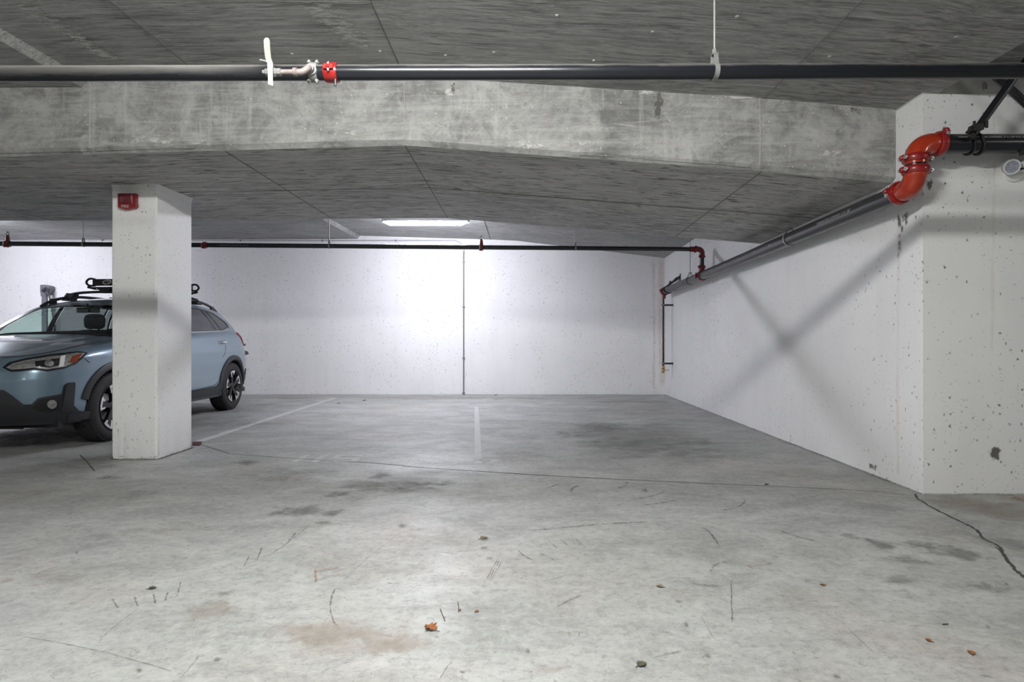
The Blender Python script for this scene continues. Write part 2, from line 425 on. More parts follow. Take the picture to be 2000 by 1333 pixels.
def text_mesh(txt, size, origin, xdir, ydir, name, mat, parent, depth=0.001, bend=None, align='LEFT'):
    cu = bpy.data.curves.new('t', 'FONT'); cu.body = txt; cu.size = size; cu.extrude = depth; cu.align_x = align; cu.resolution_u = 2
    ob = bpy.data.objects.new('t', cu); C.objects.link(ob)
    dg = bpy.context.evaluated_depsgraph_get(); me = bpy.data.meshes.new_from_object(ob.evaluated_get(dg))
    b = MB(); x, y = V(xdir).normalized(), V(ydir).normalized(); z = x.cross(y)
    b.v = [bend(v.co.x, v.co.y, v.co.z) if bend else V(origin) + x * v.co.x + y * v.co.y + z * v.co.z for v in me.vertices]
    b.f = [tuple(p.vertices) for p in me.polygons]
    bpy.data.objects.remove(ob); bpy.data.curves.remove(cu); bpy.data.meshes.remove(me)
    return b.build(name, mat, parent)
FILM_Z = [0.0010]
def film_mesh(rows_cover, name, mat, parent):
    """rows of (point, cover): a thin deposit lying on its surface"""
    b = MB(); b.quad_grid([[p for p, c in r] for r in rows_cover])
    me = bpy.data.meshes.new(name); me.from_pydata([tuple(p) for p in b.v], [], b.f)
    at = me.attributes.new('cover', 'FLOAT', 'POINT')
    at.data.foreach_set('value', [c for r in rows_cover for p, c in r])
    me.materials.append(M[mat]); o = bpy.data.objects.new(name, me); C.objects.link(o); o.parent = parent
    return o
def streak(pts, widths, name, mat, parent, up=(0, 0, 1), strength=1.0, fade=0.0, n=6, profile=(0, 0.8, 1, 0.8, 0), jitter=0.0):
    """a line-like mark on a surface (crack, scuff, painted line) through 3D points"""
    path = catmull(pts, n) if len(pts) > 2 else [lerp(V(pts[0]), V(pts[1]), k / 10) for k in range(11)]
    N = len(path); up = V(up); FILM_Z[0] += 0.00004; rows = []
    for i, p in enumerate(path):
        d = (path[min(i + 1, N - 1)] - path[max(i - 1, 0)]).normalized(); s = up.cross(d).normalized(); t = i / (N - 1)
        wd = widths if isinstance(widths, (int, float)) else lerp(widths[0], widths[1], t)
        if jitter: p = p + s * (random.uniform(-jitter, jitter)); wd *= random.uniform(0.7, 1.3)
        fd = 1.0 if not fade else min(1, t / fade, (1 - t) / fade)
        k = len(profile)
        rows.append([(p + s * wd * (j / (k - 1) - 0.5) + up * FILM_Z[0], strength * fd * profile[j]) for j in range(k)])
    return film_mesh(rows, name, mat, parent)
def blob(c, ax, ay, name, mat, parent, up=(0, 0, 1), rough=0.3, strength=1.0, seed=0, xdir=(1, 0, 0)):
    """an irregular spot on a surface"""
    up = V(up); x = V(xdir).normalized(); y = up.cross(x).normalized(); FILM_Z[0] += 0.00004; rows = []; c = V(c) + up * FILM_Z[0]
    for i in range(7):
        t = i / 6; r = []
        for k in range(33):
            a = 2 * math.pi * (k % 32) / 32
            q = 1 + rough * noise.noise(V((math.cos(a) * 1.6 + seed * 3.1, math.sin(a) * 1.6, seed))) * 2
            r.append((c + x * math.cos(a) * ax * q * t + y * math.sin(a) * ay * q * t, strength * (1 - t ** 2)))
        rows.append(r)
    return film_mesh(rows, name, mat, parent)

# ------------------------------------------------------------------ the setting
Y_BEAM0, Y_BEAM1, Y_BACK, Y_REAR, X_LEFT, X_RIGHT = 4.137, 6.57, 11.06, -7.0, -14.0, 9.0
Y_FACE, X_CORNER, X_BACKCORNER, X_STEP = 3.853, 2.623, 2.676, 2.72
floor = struct(MB().box((X_LEFT, Y_REAR, -0.2), (X_RIGHT, Y_BACK + 0.3, 0)).build('floor', 'floor_concrete'))

HI_F = [(-3.05, 2.835), (-0.83, 2.865), (1.69, 2.71), (2.72, 2.625), (3.0, 2.61)]
HI_B = [(-3.05, 2.99), (-0.20, 2.905), (2.676, 2.57), (3.0, 2.53)]
LO_F = [(-14, 2.74), (-3.095, 2.785)]
LO_B = [(-14, 2.89), (-3.095, 2.93)]
def slab_z(x, y):
    f = interp(x, LO_F if x <= -3.09 else HI_F); b = interp(x, LO_B if x <= -3.09 else HI_B)
    return lerp(f, b, max(0.0, (y - Y_BEAM0) / (Y_BACK - Y_BEAM0)))
SOF_F = [(-14, 2.25), (-3.67, 2.311), (-3.02, 2.329), (-0.83, 2.390), (1.67, 2.210), (2.75, 2.113)]
SOF_R = [(-14, 2.33), (-4.57, 2.346), (-1.57, 2.369), (-0.83, 2.372), (-0.57, 2.351), (-0.11, 2.314), (2.75, 2.078)]
def soffit_z(x, y): return lerp(interp(x, SOF_F), interp(x, SOF_R), (y - Y_BEAM0) / (Y_BEAM1 - Y_BEAM0))
XS = [-14, -11, -8, -5.5, -4.2, -3.095, -3.05, -2.2, -1.5, -0.83, -0.5, -0.1, 0.6, 1.2, 1.69, 2.2, X_STEP]
YS = [-7, -4, -1, 1, 2.5, 3.5, 4.3, 5.5, 6.6, 8, 9.5, 11.2]
b = MB()
b.quad_grid([[(x, y, slab_z(x, y)) for x in XS] for y in YS])
zr = 2.80
b.quad_grid([[(X_STEP, y, slab_z(X_STEP, y)), (X_STEP, y, zr), (5, y, zr), (X_RIGHT, y, zr)] for y in (-7, -2, 1, Y_FACE + 0.05)])
b.quad_grid([[(x, y, 3.2) for x in (X_LEFT - 0.2, X_RIGHT + 0.2)] for y in (Y_REAR - 0.2, Y_BACK + 0.4)])  # unseen second plane above the slab, added to seal out light
ceiling = struct(b.build('ceiling', 'slab_concrete', smooth_deg=8))
# drop beam: face, chamfers, soffit
bx = sorted(set(XS[:-1] + [-3.67, -3.02, -4.57, -1.57, -0.57, 2.66]))
b = MB()
def beam_prof(x):
    a, c = interp(x, SOF_F), interp(x, SOF_R)
    return [(x, Y_BEAM0, slab_z(x, Y_BEAM0) + 0.10), (x, Y_BEAM0, a + 0.032), (x, Y_BEAM0 + 0.035, a)], [(x, Y_BEAM0 + 0.035, a), (x, Y_BEAM1 - 0.03, c)], [(x, Y_BEAM1 - 0.03, c), (x, Y_BEAM1, c + 0.03), (x, Y_BEAM1, slab_z(x, Y_BEAM1) + 0.1)]
pr = [beam_prof(x) for x in bx]
beam = struct(MB().quad_grid([p[0] for p in pr]).build('beam_face', 'beam_concrete', smooth_deg=10))
beam.name = 'trim_1'
sof = MB().quad_grid([p[1] for p in pr]).build('soffit', 'soffit_concrete', beam, smooth_deg=10)
MB().quad_grid([p[2] for p in pr]).build('far_face', 'beam_concrete', beam, smooth_deg=10)

# formwork joints: small ridges left between the sheets
def ridge(pts, n, name, mat, parent, wd=0.010, hg=0.004):
    n = V(n); bb = MB()
    for p, q in zip(pts, pts[1:]):
        p, q = V(p), V(q); d = (q - p).normalized(); s = n.cross(d).normalized() * wd / 2
        bb.hexa([p - s, p + s, q + s, q - s], [p - s * 0.5 + n * hg, p + s * 0.5 + n * hg, q + s * 0.5 + n * hg, q - s * 0.5 + n * hg])
    return bb.build(name, mat, parent)
for x, m in ((-2.23, 'seam_dark'), (-0.83, 'seam_dark'), (1.70, 'seam_dark'), (-5.2, 'seam_dark')):
    ridge([(x, y, slab_z(x, y)) for y in (-6, -2, 0, 2, 3.2, Y_BEAM0)], (0, 0, -1), 'formwork_joint', m, ceiling, 0.007, 0.003)
    ridge([(x + 0.12 * (x == -2.23), y, soffit_z(x, y)) for y in (Y_BEAM0 + 0.04, 5.2, Y_BEAM1 - 0.03)], (0, 0, -1), 'formwork_joint', 'seam_mid', beam, 0.009, 0.003)
for x in (-0.60,):
    ridge([(x, y, slab_z(x, y)) for y in (6.6, 9, 11.0)], (0, 0, -1), 'formwork_joint', 'seam_mid', ceiling, 0.015)
for y in (5.28,):
    ridge([(x, y, soffit_z(x, y)) for x in (-9, -3, -0.83, 2.6)], (0, 0, -1), 'formwork_joint', 'seam_mid', beam, 0.010)
for x, m in ((-3.04, 'seam_light'), (-0.83, 'seam_light'), (1.67, 'seam_light')):
    ridge([(x, Y_BEAM0, slab_z(x, 4)), (x + 0.004, Y_BEAM0, (slab_z(x, 4) + interp(x, SOF_F)) / 2), (x, Y_BEAM0, interp(x, SOF_F) + 0.03)], (0, -1, 0), 'formwork_joint', m, beam, 0.010, 0.005)
ridge([(-3.6, 3.22, slab_z(-2.5, 3)), (-0.83, 3.22, slab_z(-1, 3))], (0, 0, -1), 'formwork_joint', 'seam_dark', ceiling, 0.004, 0.002).name = 'formwork_joint'
# spalled lower arris of the beam, pale lip
for x0, x1 in ((-6, -3.06), (-3.0, -2.3), (0.4, 1.6)):
    pts = []
    k = 24
    bb = MB(); rows = []
    for i in range(k + 1):
        x = lerp(x0, x1, i / k); z = interp(x, SOF_F)
        r = (0.004 + 0.03 * abs(noise.noise(V((x * 9, 1, 2))))) * min(1, 5 * i / k, 5 * (1 - i / k))
        rows.append([(x, Y_BEAM0 - 0.001, z + 0.034 + r), (x, Y_BEAM0 - 0.006, z + 0.032), (x, Y_BEAM0 + 0.01, z + 0.012 + r * 0.5)])
    MB().quad_grid(rows).build('spalled_edge', 'beam_concrete', beam)

# walls
wr = [(X_CORNER, Y_FACE), (X_RIGHT, Y_FACE), (X_RIGHT, Y_BACK + 0.3), (X_BACKCORNER, Y_BACK + 0.3), (X_BACKCORNER, Y_BACK)]
wall_right = struct(MB().prism([(x, y, 0) for x, y in wr], (0, 0, 1), 2.62).build('wall_right', 'white_wall', smooth_deg=20))
MB().prism([(x, y, 2.62) for x, y in [(X_CORNER, Y_FACE + 0.004)] + wr[1:]], (0, 0, 1), 0.4).build('unpainted_band', 'band_concrete', wall_right, smooth_deg=20)
wall_back = struct(MB().box((X_LEFT, Y_BACK, 0), (X_BACKCORNER + 0.01, Y_BACK + 0.25, 3.2)).build('wall_back', 'white_wall'))
struct(MB().box((X_LEFT - 0.2, Y_REAR, 0), (X_LEFT, Y_BACK + 0.25, 3.2)).build('wall_left', 'white_wall'))
struct(MB().box((X_LEFT - 0.2, Y_REAR - 0.2, 0), (X_RIGHT + 0.2, Y_REAR, 3.2)).build('wall_rear', 'white_wall'))
struct(MB().box((X_RIGHT, Y_REAR, 0), (X_RIGHT + 0.2, Y_FACE + 0.1, 3.2)).build('wall_near_right', 'white_wall'))

# pillar with slightly arrissed corners and a ragged foot
def pillar():
    x0, x1, y0, y1, c = -3.485, -3.100, 4.991, 5.53, 0.014
    rows = []
    for z in (0.0, 0.012, 0.03, 0.4, 1.0, 1.6, 2.2, 2.300, 2.345):
        ring = []
        loop = [(x0 + c, y0), (x1 - c, y0), (x1, y0 + c), (x1, y1 - c), (x1 - c, y1), (x0 + c, y1), (x0, y1 - c), (x0, y0 + c)]
        for (ax, ay), (bx_, by) in zip(loop, loop[1:] + loop[:1]):
            k = 14 if math.hypot(bx_ - ax, by - ay) > 0.1 else 1
            for i in range(k):
                x, y = lerp(ax, bx_, i / k), lerp(ay, by, i / k)
                r = 0.0
                if z < 0.02: r = -0.004 - 0.008 * (noise.noise(V((x * 17, y * 17, z * 40))) > 0.05)
                if z > 2.31: r = 0.012
                cx, cy = (x0 + x1) / 2, (y0 + y1) / 2
                ring.append((x + (x - cx) * r * 4, y + (y - cy) * r * 4, z))
        rows.append(ring)
    o = MB().quad_grid(rows, True).build('pillar', 'white_wall', smooth_deg=30)
    o['label'] = 'square white concrete pillar with a red fire strobe near its top'; o['category'] = 'pillar'
    return o
pil = pillar()

# ------------------------------------------------------------------ floor markings, joints, stains, dark areas, painted light (all lie on the floor)
def fl(pts): return [G(*p) for p in pts]
def fstreak(pts, wpx, name, mat, **kw):
    """mark through photo points; width in photo pixels at the first and last point"""
    g = fl(pts); wd = wpx if isinstance(wpx, tuple) else (wpx, wpx)
    return streak(g, (wd[0] * g[0].y / F, wd[1] * g[-1].y / F), name, mat, floor, **kw)
flat = (0.9, 1, 1, 1, 0.9)
streak(fl([(388, 863), (655, 777.5)]), 0.10, 'painted_line', 'line_paint', floor, profile=flat)
streak(fl([(934.5, 906), (930.5, 795)]), 0.062, 'painted_line', 'line_paint', floor, profile=flat)
# painted bay number 115
def stroke(x0, y0, x1, y1):
    FILM_Z[0] += 0.00004
    nx, ny = 8, 4
    film_mesh([[(V((lerp(x0, x1, i / nx), lerp(y0, y1, j / ny), FILM_Z[0])), 0.85) for i in range(nx + 1)] for j in range(ny + 1)], 'painted_digit', 'line_paint_worn', floor)
n0, n1 = F / (903.5 - CY), F / (889.5 - CY)
nm = (n0 + n1) / 2; th = 0.052
stroke(-1.92, n0, -1.862, n1)
stroke(-1.755, n0, -1.697, n1)
stroke(-1.63, n0, -1.44, n0 + th); stroke(-1.44, n0, -1.385, nm + th / 2); stroke(-1.63, nm - th / 2, -1.44, nm + th / 2)
stroke(-1.63, nm + th / 2, -1.575, n1 - th); stroke(-1.63, n1 - th, -1.40, n1)
# joints and cracks
fstreak([(383, 866), (449, 887)], 2.6, 'crack', 'crack_dark')
fstreak([(449, 887), (529, 893), (580, 896), (660, 901.6)], (2.2, 3.0), 'crack', 'crack_dark', jitter=0.001)
fstreak([(660, 901.6), (720, 904.4), (780, 909.4), (806, 912.5), (948, 922), (1090, 931), (1268, 939.8)], (4.6, 4.2), 'crack', 'crack_dark', jitter=0.002)
fstreak([(1268, 939.8), (1400, 946), (1498, 950), (1700, 960), (1765, 968)], (3.4, 2.2), 'crack', 'crack_dark', jitter=0.001)
fstreak([(1788, 966), (1792, 974), (1820, 992), (1868, 1016), (1904, 1034), (1923, 1054), (1951, 1068), (1963, 1090), (1980, 1110), (2000, 1128), (2050, 1160)], (5, 10), 'crack', 'crack_dark', jitter=0.004, n=8)
fstreak([(1945, 1070), (1958, 1080), (1966, 1092)], 4, 'crack', 'crack_dark', jitter=0.003)
fstreak([(1640, 962), (1700, 968), (1750, 972), (1785, 973)], 1.4, 'crack', 'crack_faint')
for pts, wd, m in [
    ([(155, 888), (170, 903), (187, 924)], (3.5, 3), 'crack_dark'),
    ([(0, 1238), (75, 1250), (150, 1263), (260, 1290), (400, 1333)], (2, 3), 'crack_faint'),
    ([(0, 990), (60, 970), (140, 946)], 1.6, 'crack_faint'),
    ([(188, 1262), (215, 1232), (250, 1205), (276, 1186)], 1.8, 'crack_faint'),
    ([(350, 1330), (392, 1280)], 2.2, 'crack_faint'),
    ([(500, 1105), (560, 1062), (612, 1022)], (1.5, 3), 'scuff'),
    ([(660, 1145), (720, 1090), (790, 1035)], 1.2, 'crack_faint'),
    ([(658, 1147), (648, 1165), (645, 1190), (652, 1215), (666, 1232)], (7, 4), 'scuff'),
    ([(975, 1088), (941, 1149)], 3.2, 'scuff'), ([(980, 1088), (946, 1149)], 2.6, 'scuff'), ([(986, 1088), (951, 1149)], 2.6, 'scuff'),
    ([(1366, 1200), (1380, 1225), (1402, 1260)], 2.2, 'crack_faint'),
    ([(1652, 1225), (1680, 1252), (1716, 1284)], 2.2, 'crack_faint'),
    ([(1428, 1130), (1429, 1180), (1430, 1224)], 4.0, 'crack_faint'),
    ([(885, 1292), (872, 1306), (856, 1334)], (5, 3), 'scuff'),
    ([(858, 1190), (870, 1216)], 2.2, 'crack_faint'), ([(894, 1176), (896, 1196)], 2.0, 'crack_faint'),
    ([(1131, 1234), (1131, 1246)], 2.0, 'crack_faint'),
    ([(1230, 977), (1265, 972), (1290, 965), (1300, 958)], (8, 4), 'scuff'), ([(1240, 990), (1300, 982), (1335, 974)], (8, 4), 'scuff'),
    ([(1400, 1000), (1440, 992), (1460, 976)], 6, 'scuff'),
    ([(1010, 1040), (1100, 1032), (1190, 1024), (1300, 1020)], 9, 'scuff'),
    ([(1010, 1075), (1025, 1088), (1045, 1098)], 6, 'scuff'), ([(1050, 1080), (1070, 1090), (1085, 1097)], 5, 'scuff'),
    ([(1070, 1055), (1090, 1075)], 3, 'scuff'), ([(1120, 1052), (1145, 1072)], 3, 'scuff'), ([(1095, 1055), (1112, 1070)], 3, 'scuff'),
    ([(1060, 958), (1090, 948), (1118, 946), (1150, 943)], 5, 'scuff'), ([(1115, 964), (1118, 955), (1135, 947)], 6, 'scuff'),
    ([(1205, 955), (1225, 950)], 4, 'scuff'),
    ([(1365, 1030), (1385, 1040), (1412, 1078)], 6, 'scuff'), ([(1385, 1125), (1392, 1110), (1410, 1100), (1440, 1102)], 6, 'scuff'),
    ([(1345, 1140), (1380, 1145), (1420, 1148)], 12, 'stain_and_dark'),
    ([(218, 1170), (232, 1192)], 5, 'scuff'), ([(262, 1165), (270, 1190)], 6, 'scuff'), ([(300, 1160), (304, 1182)], 5, 'scuff'), ([(328, 1155), (322, 1178)], 5, 'scuff'), ([(354, 1135), (345, 1170)], 4, 'scuff'),
    ([(475, 1110), (488, 1085)], 4, 'scuff'), ([(500, 1100), (513, 1068)], 4, 'scuff'), ([(560, 1062), (580, 1040)], 6, 'scuff'),
    ([(1500, 1030), (1560, 1050), (1600, 1060)], 6, 'scuff'),
    ([(690, 961), (720, 958), (760, 955)], 5, 'scuff'), ([(700, 796), (780, 795)], 1.4, 'crack_faint'),
    ([(600, 1333), (640, 1310), (700, 1290)], 2, 'scuff'),
    ([(1080, 1192), (1110, 1175), (1140, 1162)], 8, 'stain_and_dark'), ([(1270, 1290), (1300, 1280), (1335, 1274)], 6, 'stain_and_dark'),
    ([(1055, 1140), (1080, 1133), (1105, 1128)], 8, 'stain_and_dark'),
    ([(850, 1081), (890, 1080), (940, 1074)], 5, 'stain_and_dark'),
]:
    fstreak(pts, wd, 'scuff_mark' if m in ('scuff', 'stain_and_dark') else 'crack', m, fade=0.15, jitter=0.0015)
# damp spots, tyre dirt, rust, dark areas, painted pools of light: (px, py, half width px, half height px, material, strength)
sd = 0
for px, py, rw, rh, m, st in [
    (590, 1000, 60, 14, 'stain_and_dark', 1.2), (540, 1003, 28, 8, 'stain_and_dark', 1.1), (650, 1003, 34, 10, 'stain_and_dark', 1.1), (630, 1023, 24, 6, 'stain_and_dark', 1.1),
    (660, 966, 34, 8, 'stain_and_dark', 1.0), (745, 930, 30, 9, 'stain_and_dark', 1.2), (715, 950, 50, 12, 'soft_dark', 1.0), (800, 950, 80, 14, 'stain_and_dark', 0.95), (860, 947, 40, 8, 'stain_and_dark', 0.9),
    (770, 940, 150, 40, 'soft_dark', 0.9), (1230, 852, 190, 36, 'soft_dark', 1.15), (1180, 835, 90, 14, 'dark_streak', 0.8), (1120, 850, 60, 12, 'dark_streak', 0.7),  # includes a broad dark area on the far floor right of centre
    (1290, 880, 200, 30, 'soft_dark', 0.9), (1000, 895, 140, 16, 'soft_dark', 0.7), (560, 925, 120, 16, 'soft_dark', 1.0), (480, 905, 40, 6, 'dark_streak', 0.9),
    (560, 938, 70, 8, 'stain_brown', 0.8), (215, 935, 50, 6, 'stain_and_dark', 0.9), (300, 965, 110, 14, 'soft_dark', 0.6),
    (1720, 1065, 40, 12, 'stain_and_dark', 1.1), (1800, 1065, 50, 12, 'stain_and_dark', 1.0), (1870, 1080, 60, 22, 'stain_and_dark', 1.2), (1760, 1095, 60, 12, 'stain_and_dark', 1.0), (1660, 1050, 40, 8, 'stain_and_dark', 0.9),
    (1960, 1060, 70, 24, 'soft_dark', 1.2), (1930, 1150, 60, 14, 'stain_and_dark', 0.8), (1750, 1135, 60, 12, 'stain_and_dark', 0.8), (1560, 1137, 50, 10, 'stain_and_dark', 0.7), (1770, 1165, 40, 12, 'stain_and_dark', 0.7),
    (1900, 985, 110, 18, 'stain_brown', 1.2), (1960, 1005, 70, 16, 'stain_brown', 1.3), (1990, 975, 60, 8, 'stain_rust', 0.7), (1720, 990, 120, 16, 'soft_dark', 0.7),
    (640, 1235, 130, 30, 'stain_brown', 1.2), (770, 1262, 90, 22, 'stain_brown', 1.1), (700, 1255, 170, 36, 'stain_brown', 0.7), (410, 1195, 60, 22, 'stain_brown', 0.95), (430, 1160, 60, 12, 'stain_and_dark', 0.75), (400, 1180, 26, 10, 'stain_and_dark', 0.9),
    (1070, 1310, 60, 12, 'stain_brown', 0.8), (330, 1035, 100, 18, 'stain_brown', 0.55), (100, 1130, 90, 14, 'stain_brown', 0.6), (1350, 1165, 60, 14, 'stain_brown', 0.55),
    (12, 1136, 14, 6, 'stain_brown', 1.6), (1180, 1060, 220, 40, 'soft_dark', 0.45), (1490, 1090, 160, 30, 'soft_dark', 0.4),
    (330, 830, 260, 22, 'soft_dark', 1.2), (440, 800, 120, 14, 'soft_dark', 0.9), (60, 850, 200, 30, 'stain_and_dark', 1.2), (120, 905, 160, 22, 'soft_dark', 0.9),  # darker floor under and around the car
    (730, 812, 120, 9, 'pale_stain_and_light', 0.6), (1100, 800, 160, 7, 'pale_stain_and_light', 0.5), (1220, 785, 100, 4, 'stain_brown', 0.8), (900, 778, 300, 3.0, 'stain_brown', 0.8), (560, 778, 90, 3, 'stain_brown', 0.8),  # pale patches put the back lamp's pool of light into the floor colour
    (945, 1054, 8, 5, 'stain_brown', 1.6), (945, 1072, 8, 3, 'stain_and_dark', 1.6), (956, 1093, 8, 3, 'stain_and_dark', 1.6), (1325, 1177, 12, 4, 'stain_and_dark', 1.5), (1340, 1222, 6, 4, 'stain_and_dark', 1.6), (425, 1291, 10, 4, 'stain_and_dark', 1.6), (1030, 1274, 7, 5, 'stain_and_dark', 1.6), (1635, 1324, 10, 4, 'stain_and_dark', 1.6), (1383, 1284, 7, 4, 'stain_and_dark', 1.5),
    (1550, 1280, 4, 2, 'stain_and_dark', 1.5), (1930, 1228, 5, 3, 'stain_and_dark', 1.5), (786, 1028, 12, 3.5, 'stain_and_dark', 1.4), (1260, 960, 8, 3, 'stain_and_dark', 1.5), (1225, 945, 5, 2, 'stain_and_dark', 1.5),
]:
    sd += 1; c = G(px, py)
    blob(c, rw * c.y / F, rh * c.y * c.y / F, 'stain_and_painted_tone', m, floor, seed=sd, strength=st)
# rust left by staples and nails
for pts, wd in (([(614, 1117), (635, 1115), (660, 1111)], 5), ([(615, 1116), (617, 1138)], 5), ([(632, 1129), (662, 1126)], 3), ([(1460, 1108), (1480, 1106), (1508, 1104)], 4), ([(1460, 1107), (1472, 1115)], 4), ([(60, 1130), (90, 1118), (115, 1109)], 2.5), ([(42, 1148), (80, 1146)], 3)):
    fstreak(pts, wd, 'rust_mark', 'stain_rust', jitter=0.002)
FILM_Z[0] += 0.0001
film_mesh([[(G(lerp(376, lerp(395, 391.5, j / 3), i / 4), lerp(864.5, 871.5, j / 3)) + V((0, 0, FILM_Z[0])), 1.0) for i in range(5)] for j in range(4)], 'paint_patch', 'red_patch', floor)
# dirt along the wall foot
streak([V((X_CORNER - 0.012, Y_FACE - 0.01, 0)), V((2.65 - 0.012, 7.4, 0)), V((X_BACKCORNER - 0.012, Y_BACK - 0.02, 0))], 0.03, 'dirt_line', 'crack_faint', floor, jitter=0.004, n=30)
streak([V((-13, Y_BACK - 0.012, 0)), V((-5, Y_BACK - 0.012, 0)), V((2.66, Y_BACK - 0.012, 0))], 0.03, 'dirt_line', 'crack_faint', floor, jitter=0.004, n=30)
streak([V((X_CORNER, Y_FACE - 0.01, 0)), V((4.5, Y_FACE - 0.01, 0))], 0.02, 'dirt_line', 'crack_faint', floor, jitter=0.004)
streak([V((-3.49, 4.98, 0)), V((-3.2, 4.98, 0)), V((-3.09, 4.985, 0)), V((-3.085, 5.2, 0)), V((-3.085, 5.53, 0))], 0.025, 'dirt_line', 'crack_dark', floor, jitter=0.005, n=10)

# stains, drips and one painted shadow on walls
def face_pt(px, py): return P(px, py, Y_FACE)
def back_pt(px, py): return P(px, py, Y_BACK)
def side_pt(px, py):
    # where the ray meets the right wall plane
    t = (Y_FACE, X_CORNER, Y_BACK, X_BACKCORNER); k = (t[3] - t[1]) / (t[2] - t[0]); a = (px - CX) / F
    d = (t[1] - k * t[0]) / (a - k); return P(px, py, d)
NF, NB, NSD = (0, -1, 0), (0, -1, 0), (-1, 0.0074, 0)
blob(face_pt(1943, 884), 0.042, 0.055, 'scrape_shadow_stub_patch', 'wall_dark', wall_right, up=NF, seed=3, strength=1.6)
streak([face_pt(1938, 160), face_pt(1940, 300), face_pt(1937, 500), face_pt(1936, 760)], 0.035, 'drip_stain', 'wall_drip', wall_right, up=NF, strength=0.75, fade=0.2)
streak([face_pt(1924, 160), face_pt(1925, 176)], 0.05, 'drip_stain', 'wall_dark', wall_right, up=NF, strength=0.9, fade=0.1)
streak([side_pt(1757, 380), side_pt(1756, 600), side_pt(1755, 800), side_pt(1757, 942)], 0.05, 'drip_stain', 'wall_drip', wall_right, up=NSD, strength=0.9, fade=0.05)
for i, (a, c) in enumerate((((1757, 405), (1755, 515)), ((1763, 405), (1762, 460)), ((1770, 408), (1769, 450)))):
    streak([side_pt(*a), side_pt((a[0] + c[0]) / 2 + 2, (a[1] + c[1]) / 2), side_pt(*c)], 0.05, 'drip_stain', 'wall_dark', wall_right, up=NSD, strength=0.75, fade=0.2, jitter=0.004)
blob(P(1815, 360, Y_FACE), 0.03, 0.05, 'scrape_shadow_stub_patch', 'wall_dark', wall_right, up=NF, seed=9, strength=1.2)  # cast shadow of the red elbow, painted dark on the wall
streak([back_pt(1276, 506), back_pt(1277, 640), back_pt(1276, 768)], 0.09, 'drip_stain', 'wall_drip', wall_back, up=NB, strength=0.95, fade=0.05)
streak([back_pt(1291, 504), back_pt(1290, 560), back_pt(1291, 640), back_pt(1294, 768)], 0.16, 'drip_stain', 'wall_drip', wall_back, up=NB, strength=1.5, fade=0.02)
streak([back_pt(1277, 506), back_pt(1277, 640), back_pt(1277, 768)], 0.012, 'wall_joint', 'crack_faint', wall_back, up=NB, strength=0.7)
streak([back_pt(404, 486), back_pt(404, 772)], 0.012, 'wall_joint', 'crack_faint', wall_back, up=NB, strength=0.45)
streak([back_pt(541, 486), back_pt(541, 772)], 0.010, 'wall_joint', 'crack_faint', wall_back, up=NB, strength=0.45)
streak([back_pt(680, 610), back_pt(680, 760)], 0.010, 'wall_joint', 'crack_faint', wall_back, up=NB, strength=0.3)
streak([back_pt(1129, 505), back_pt(1129, 548)], 0.010, 'wall_joint', 'crack_faint', wall_back, up=NB, strength=0.5)
for px, py in ((258, 770), (266, 810), (232, 842), (232, 734)):
    c = P(px, py, 4.991); blob(c, 0.014, 0.05, 'scuff_mark', 'scuff', pil, up=NF, seed=px, strength=0.8)
blob(side_pt(1706, 911), 0.05, 0.035, 'scrape_shadow_stub_patch', 'wall_dark', wall_right, up=NSD, xdir=(0, 1, 0), seed=5, strength=1.0)  # flat dark spot standing in for a small metal stub at the wall foot
for px in (1318, 1505, 1545):
    streak([side_pt(px, 0.381 * (px - 1298) + 771 - 2), side_pt(px + 1, 0.381 * (px - 1298) + 771 - 14)], 0.02, 'scuff_mark', 'wall_dark', wall_right, up=NSD, strength=0.8)
# pale leak marks on the front slab and beam
def ceil_pt(px, py):
    z = 2.84
    for k in range(4):
        d = F * (z - EYE) / (CY - py); x = (px - CX) / F * d; z = slab_z(x, d)
    return V((x, d, z))
UPD = (0, 0, -1)
streak([ceil_pt(25, 0), ceil_pt(110, 45), ceil_pt(170, 85), ceil_pt(250, 127)], (0.22, 0.14), 'leak_mark', 'pale_stain_and_light', ceiling, up=UPD, strength=0.95, fade=0.08)
streak([ceil_pt(600, -10), ceil_pt(640, 30), ceil_pt(690, 70), ceil_pt(705, 100)], (0.34, 0.16), 'leak_mark', 'pale_stain_and_light', ceiling, up=UPD, strength=1.0, fade=0.15)
blob(ceil_pt(700, 70), 0.09, 0.08, 'leak_mark', 'pale_stain_and_light', ceiling, up=UPD, seed=4, strength=0.9)
streak([ceil_pt(-60, 40), ceil_pt(10, 80), ceil_pt(110, 125)], 0.03, 'leak_mark', 'pale_stain_and_light', ceiling, up=UPD, strength=0.9)
for (px, py, a, c, m, st) in ((880, 180, 0.045, 0.09, 'pale_stain_and_light', 1.2), (886, 172, 0.02, 0.05, 'wall_dark', 0.9), (1284, 205, 0.045, 0.13, 'wall_dark', 1.1), (1268, 180, 0.10, 0.03, 'pale_stain_and_light', 1.2), (1440, 190, 0.20, 0.03, 'pale_stain_and_light', 1.2), (1390, 165, 0.14, 0.03, 'pale_stain_and_light', 1.2), (1620, 300, 0.16, 0.08, 'pale_stain_and_light', 0.7), (320, 275, 0.5, 0.05, 'pale_stain_and_light', 0.8), (680, 265, 0.5, 0.05, 'pale_stain_and_light', 0.6), (1100, 285, 0.5, 0.05, 'pale_stain_and_light', 0.6), (1650, 215, 0.2, 0.05, 'wall_dark', 0.45), (1060, 285, 0.3, 0.03, 'pale_stain_and_light', 0.7)):
    blob(P(px, py, Y_BEAM0), a, c, 'leak_mark', m, beam, up=(0, -1, 0), seed=px % 17, strength=st * 1.1)
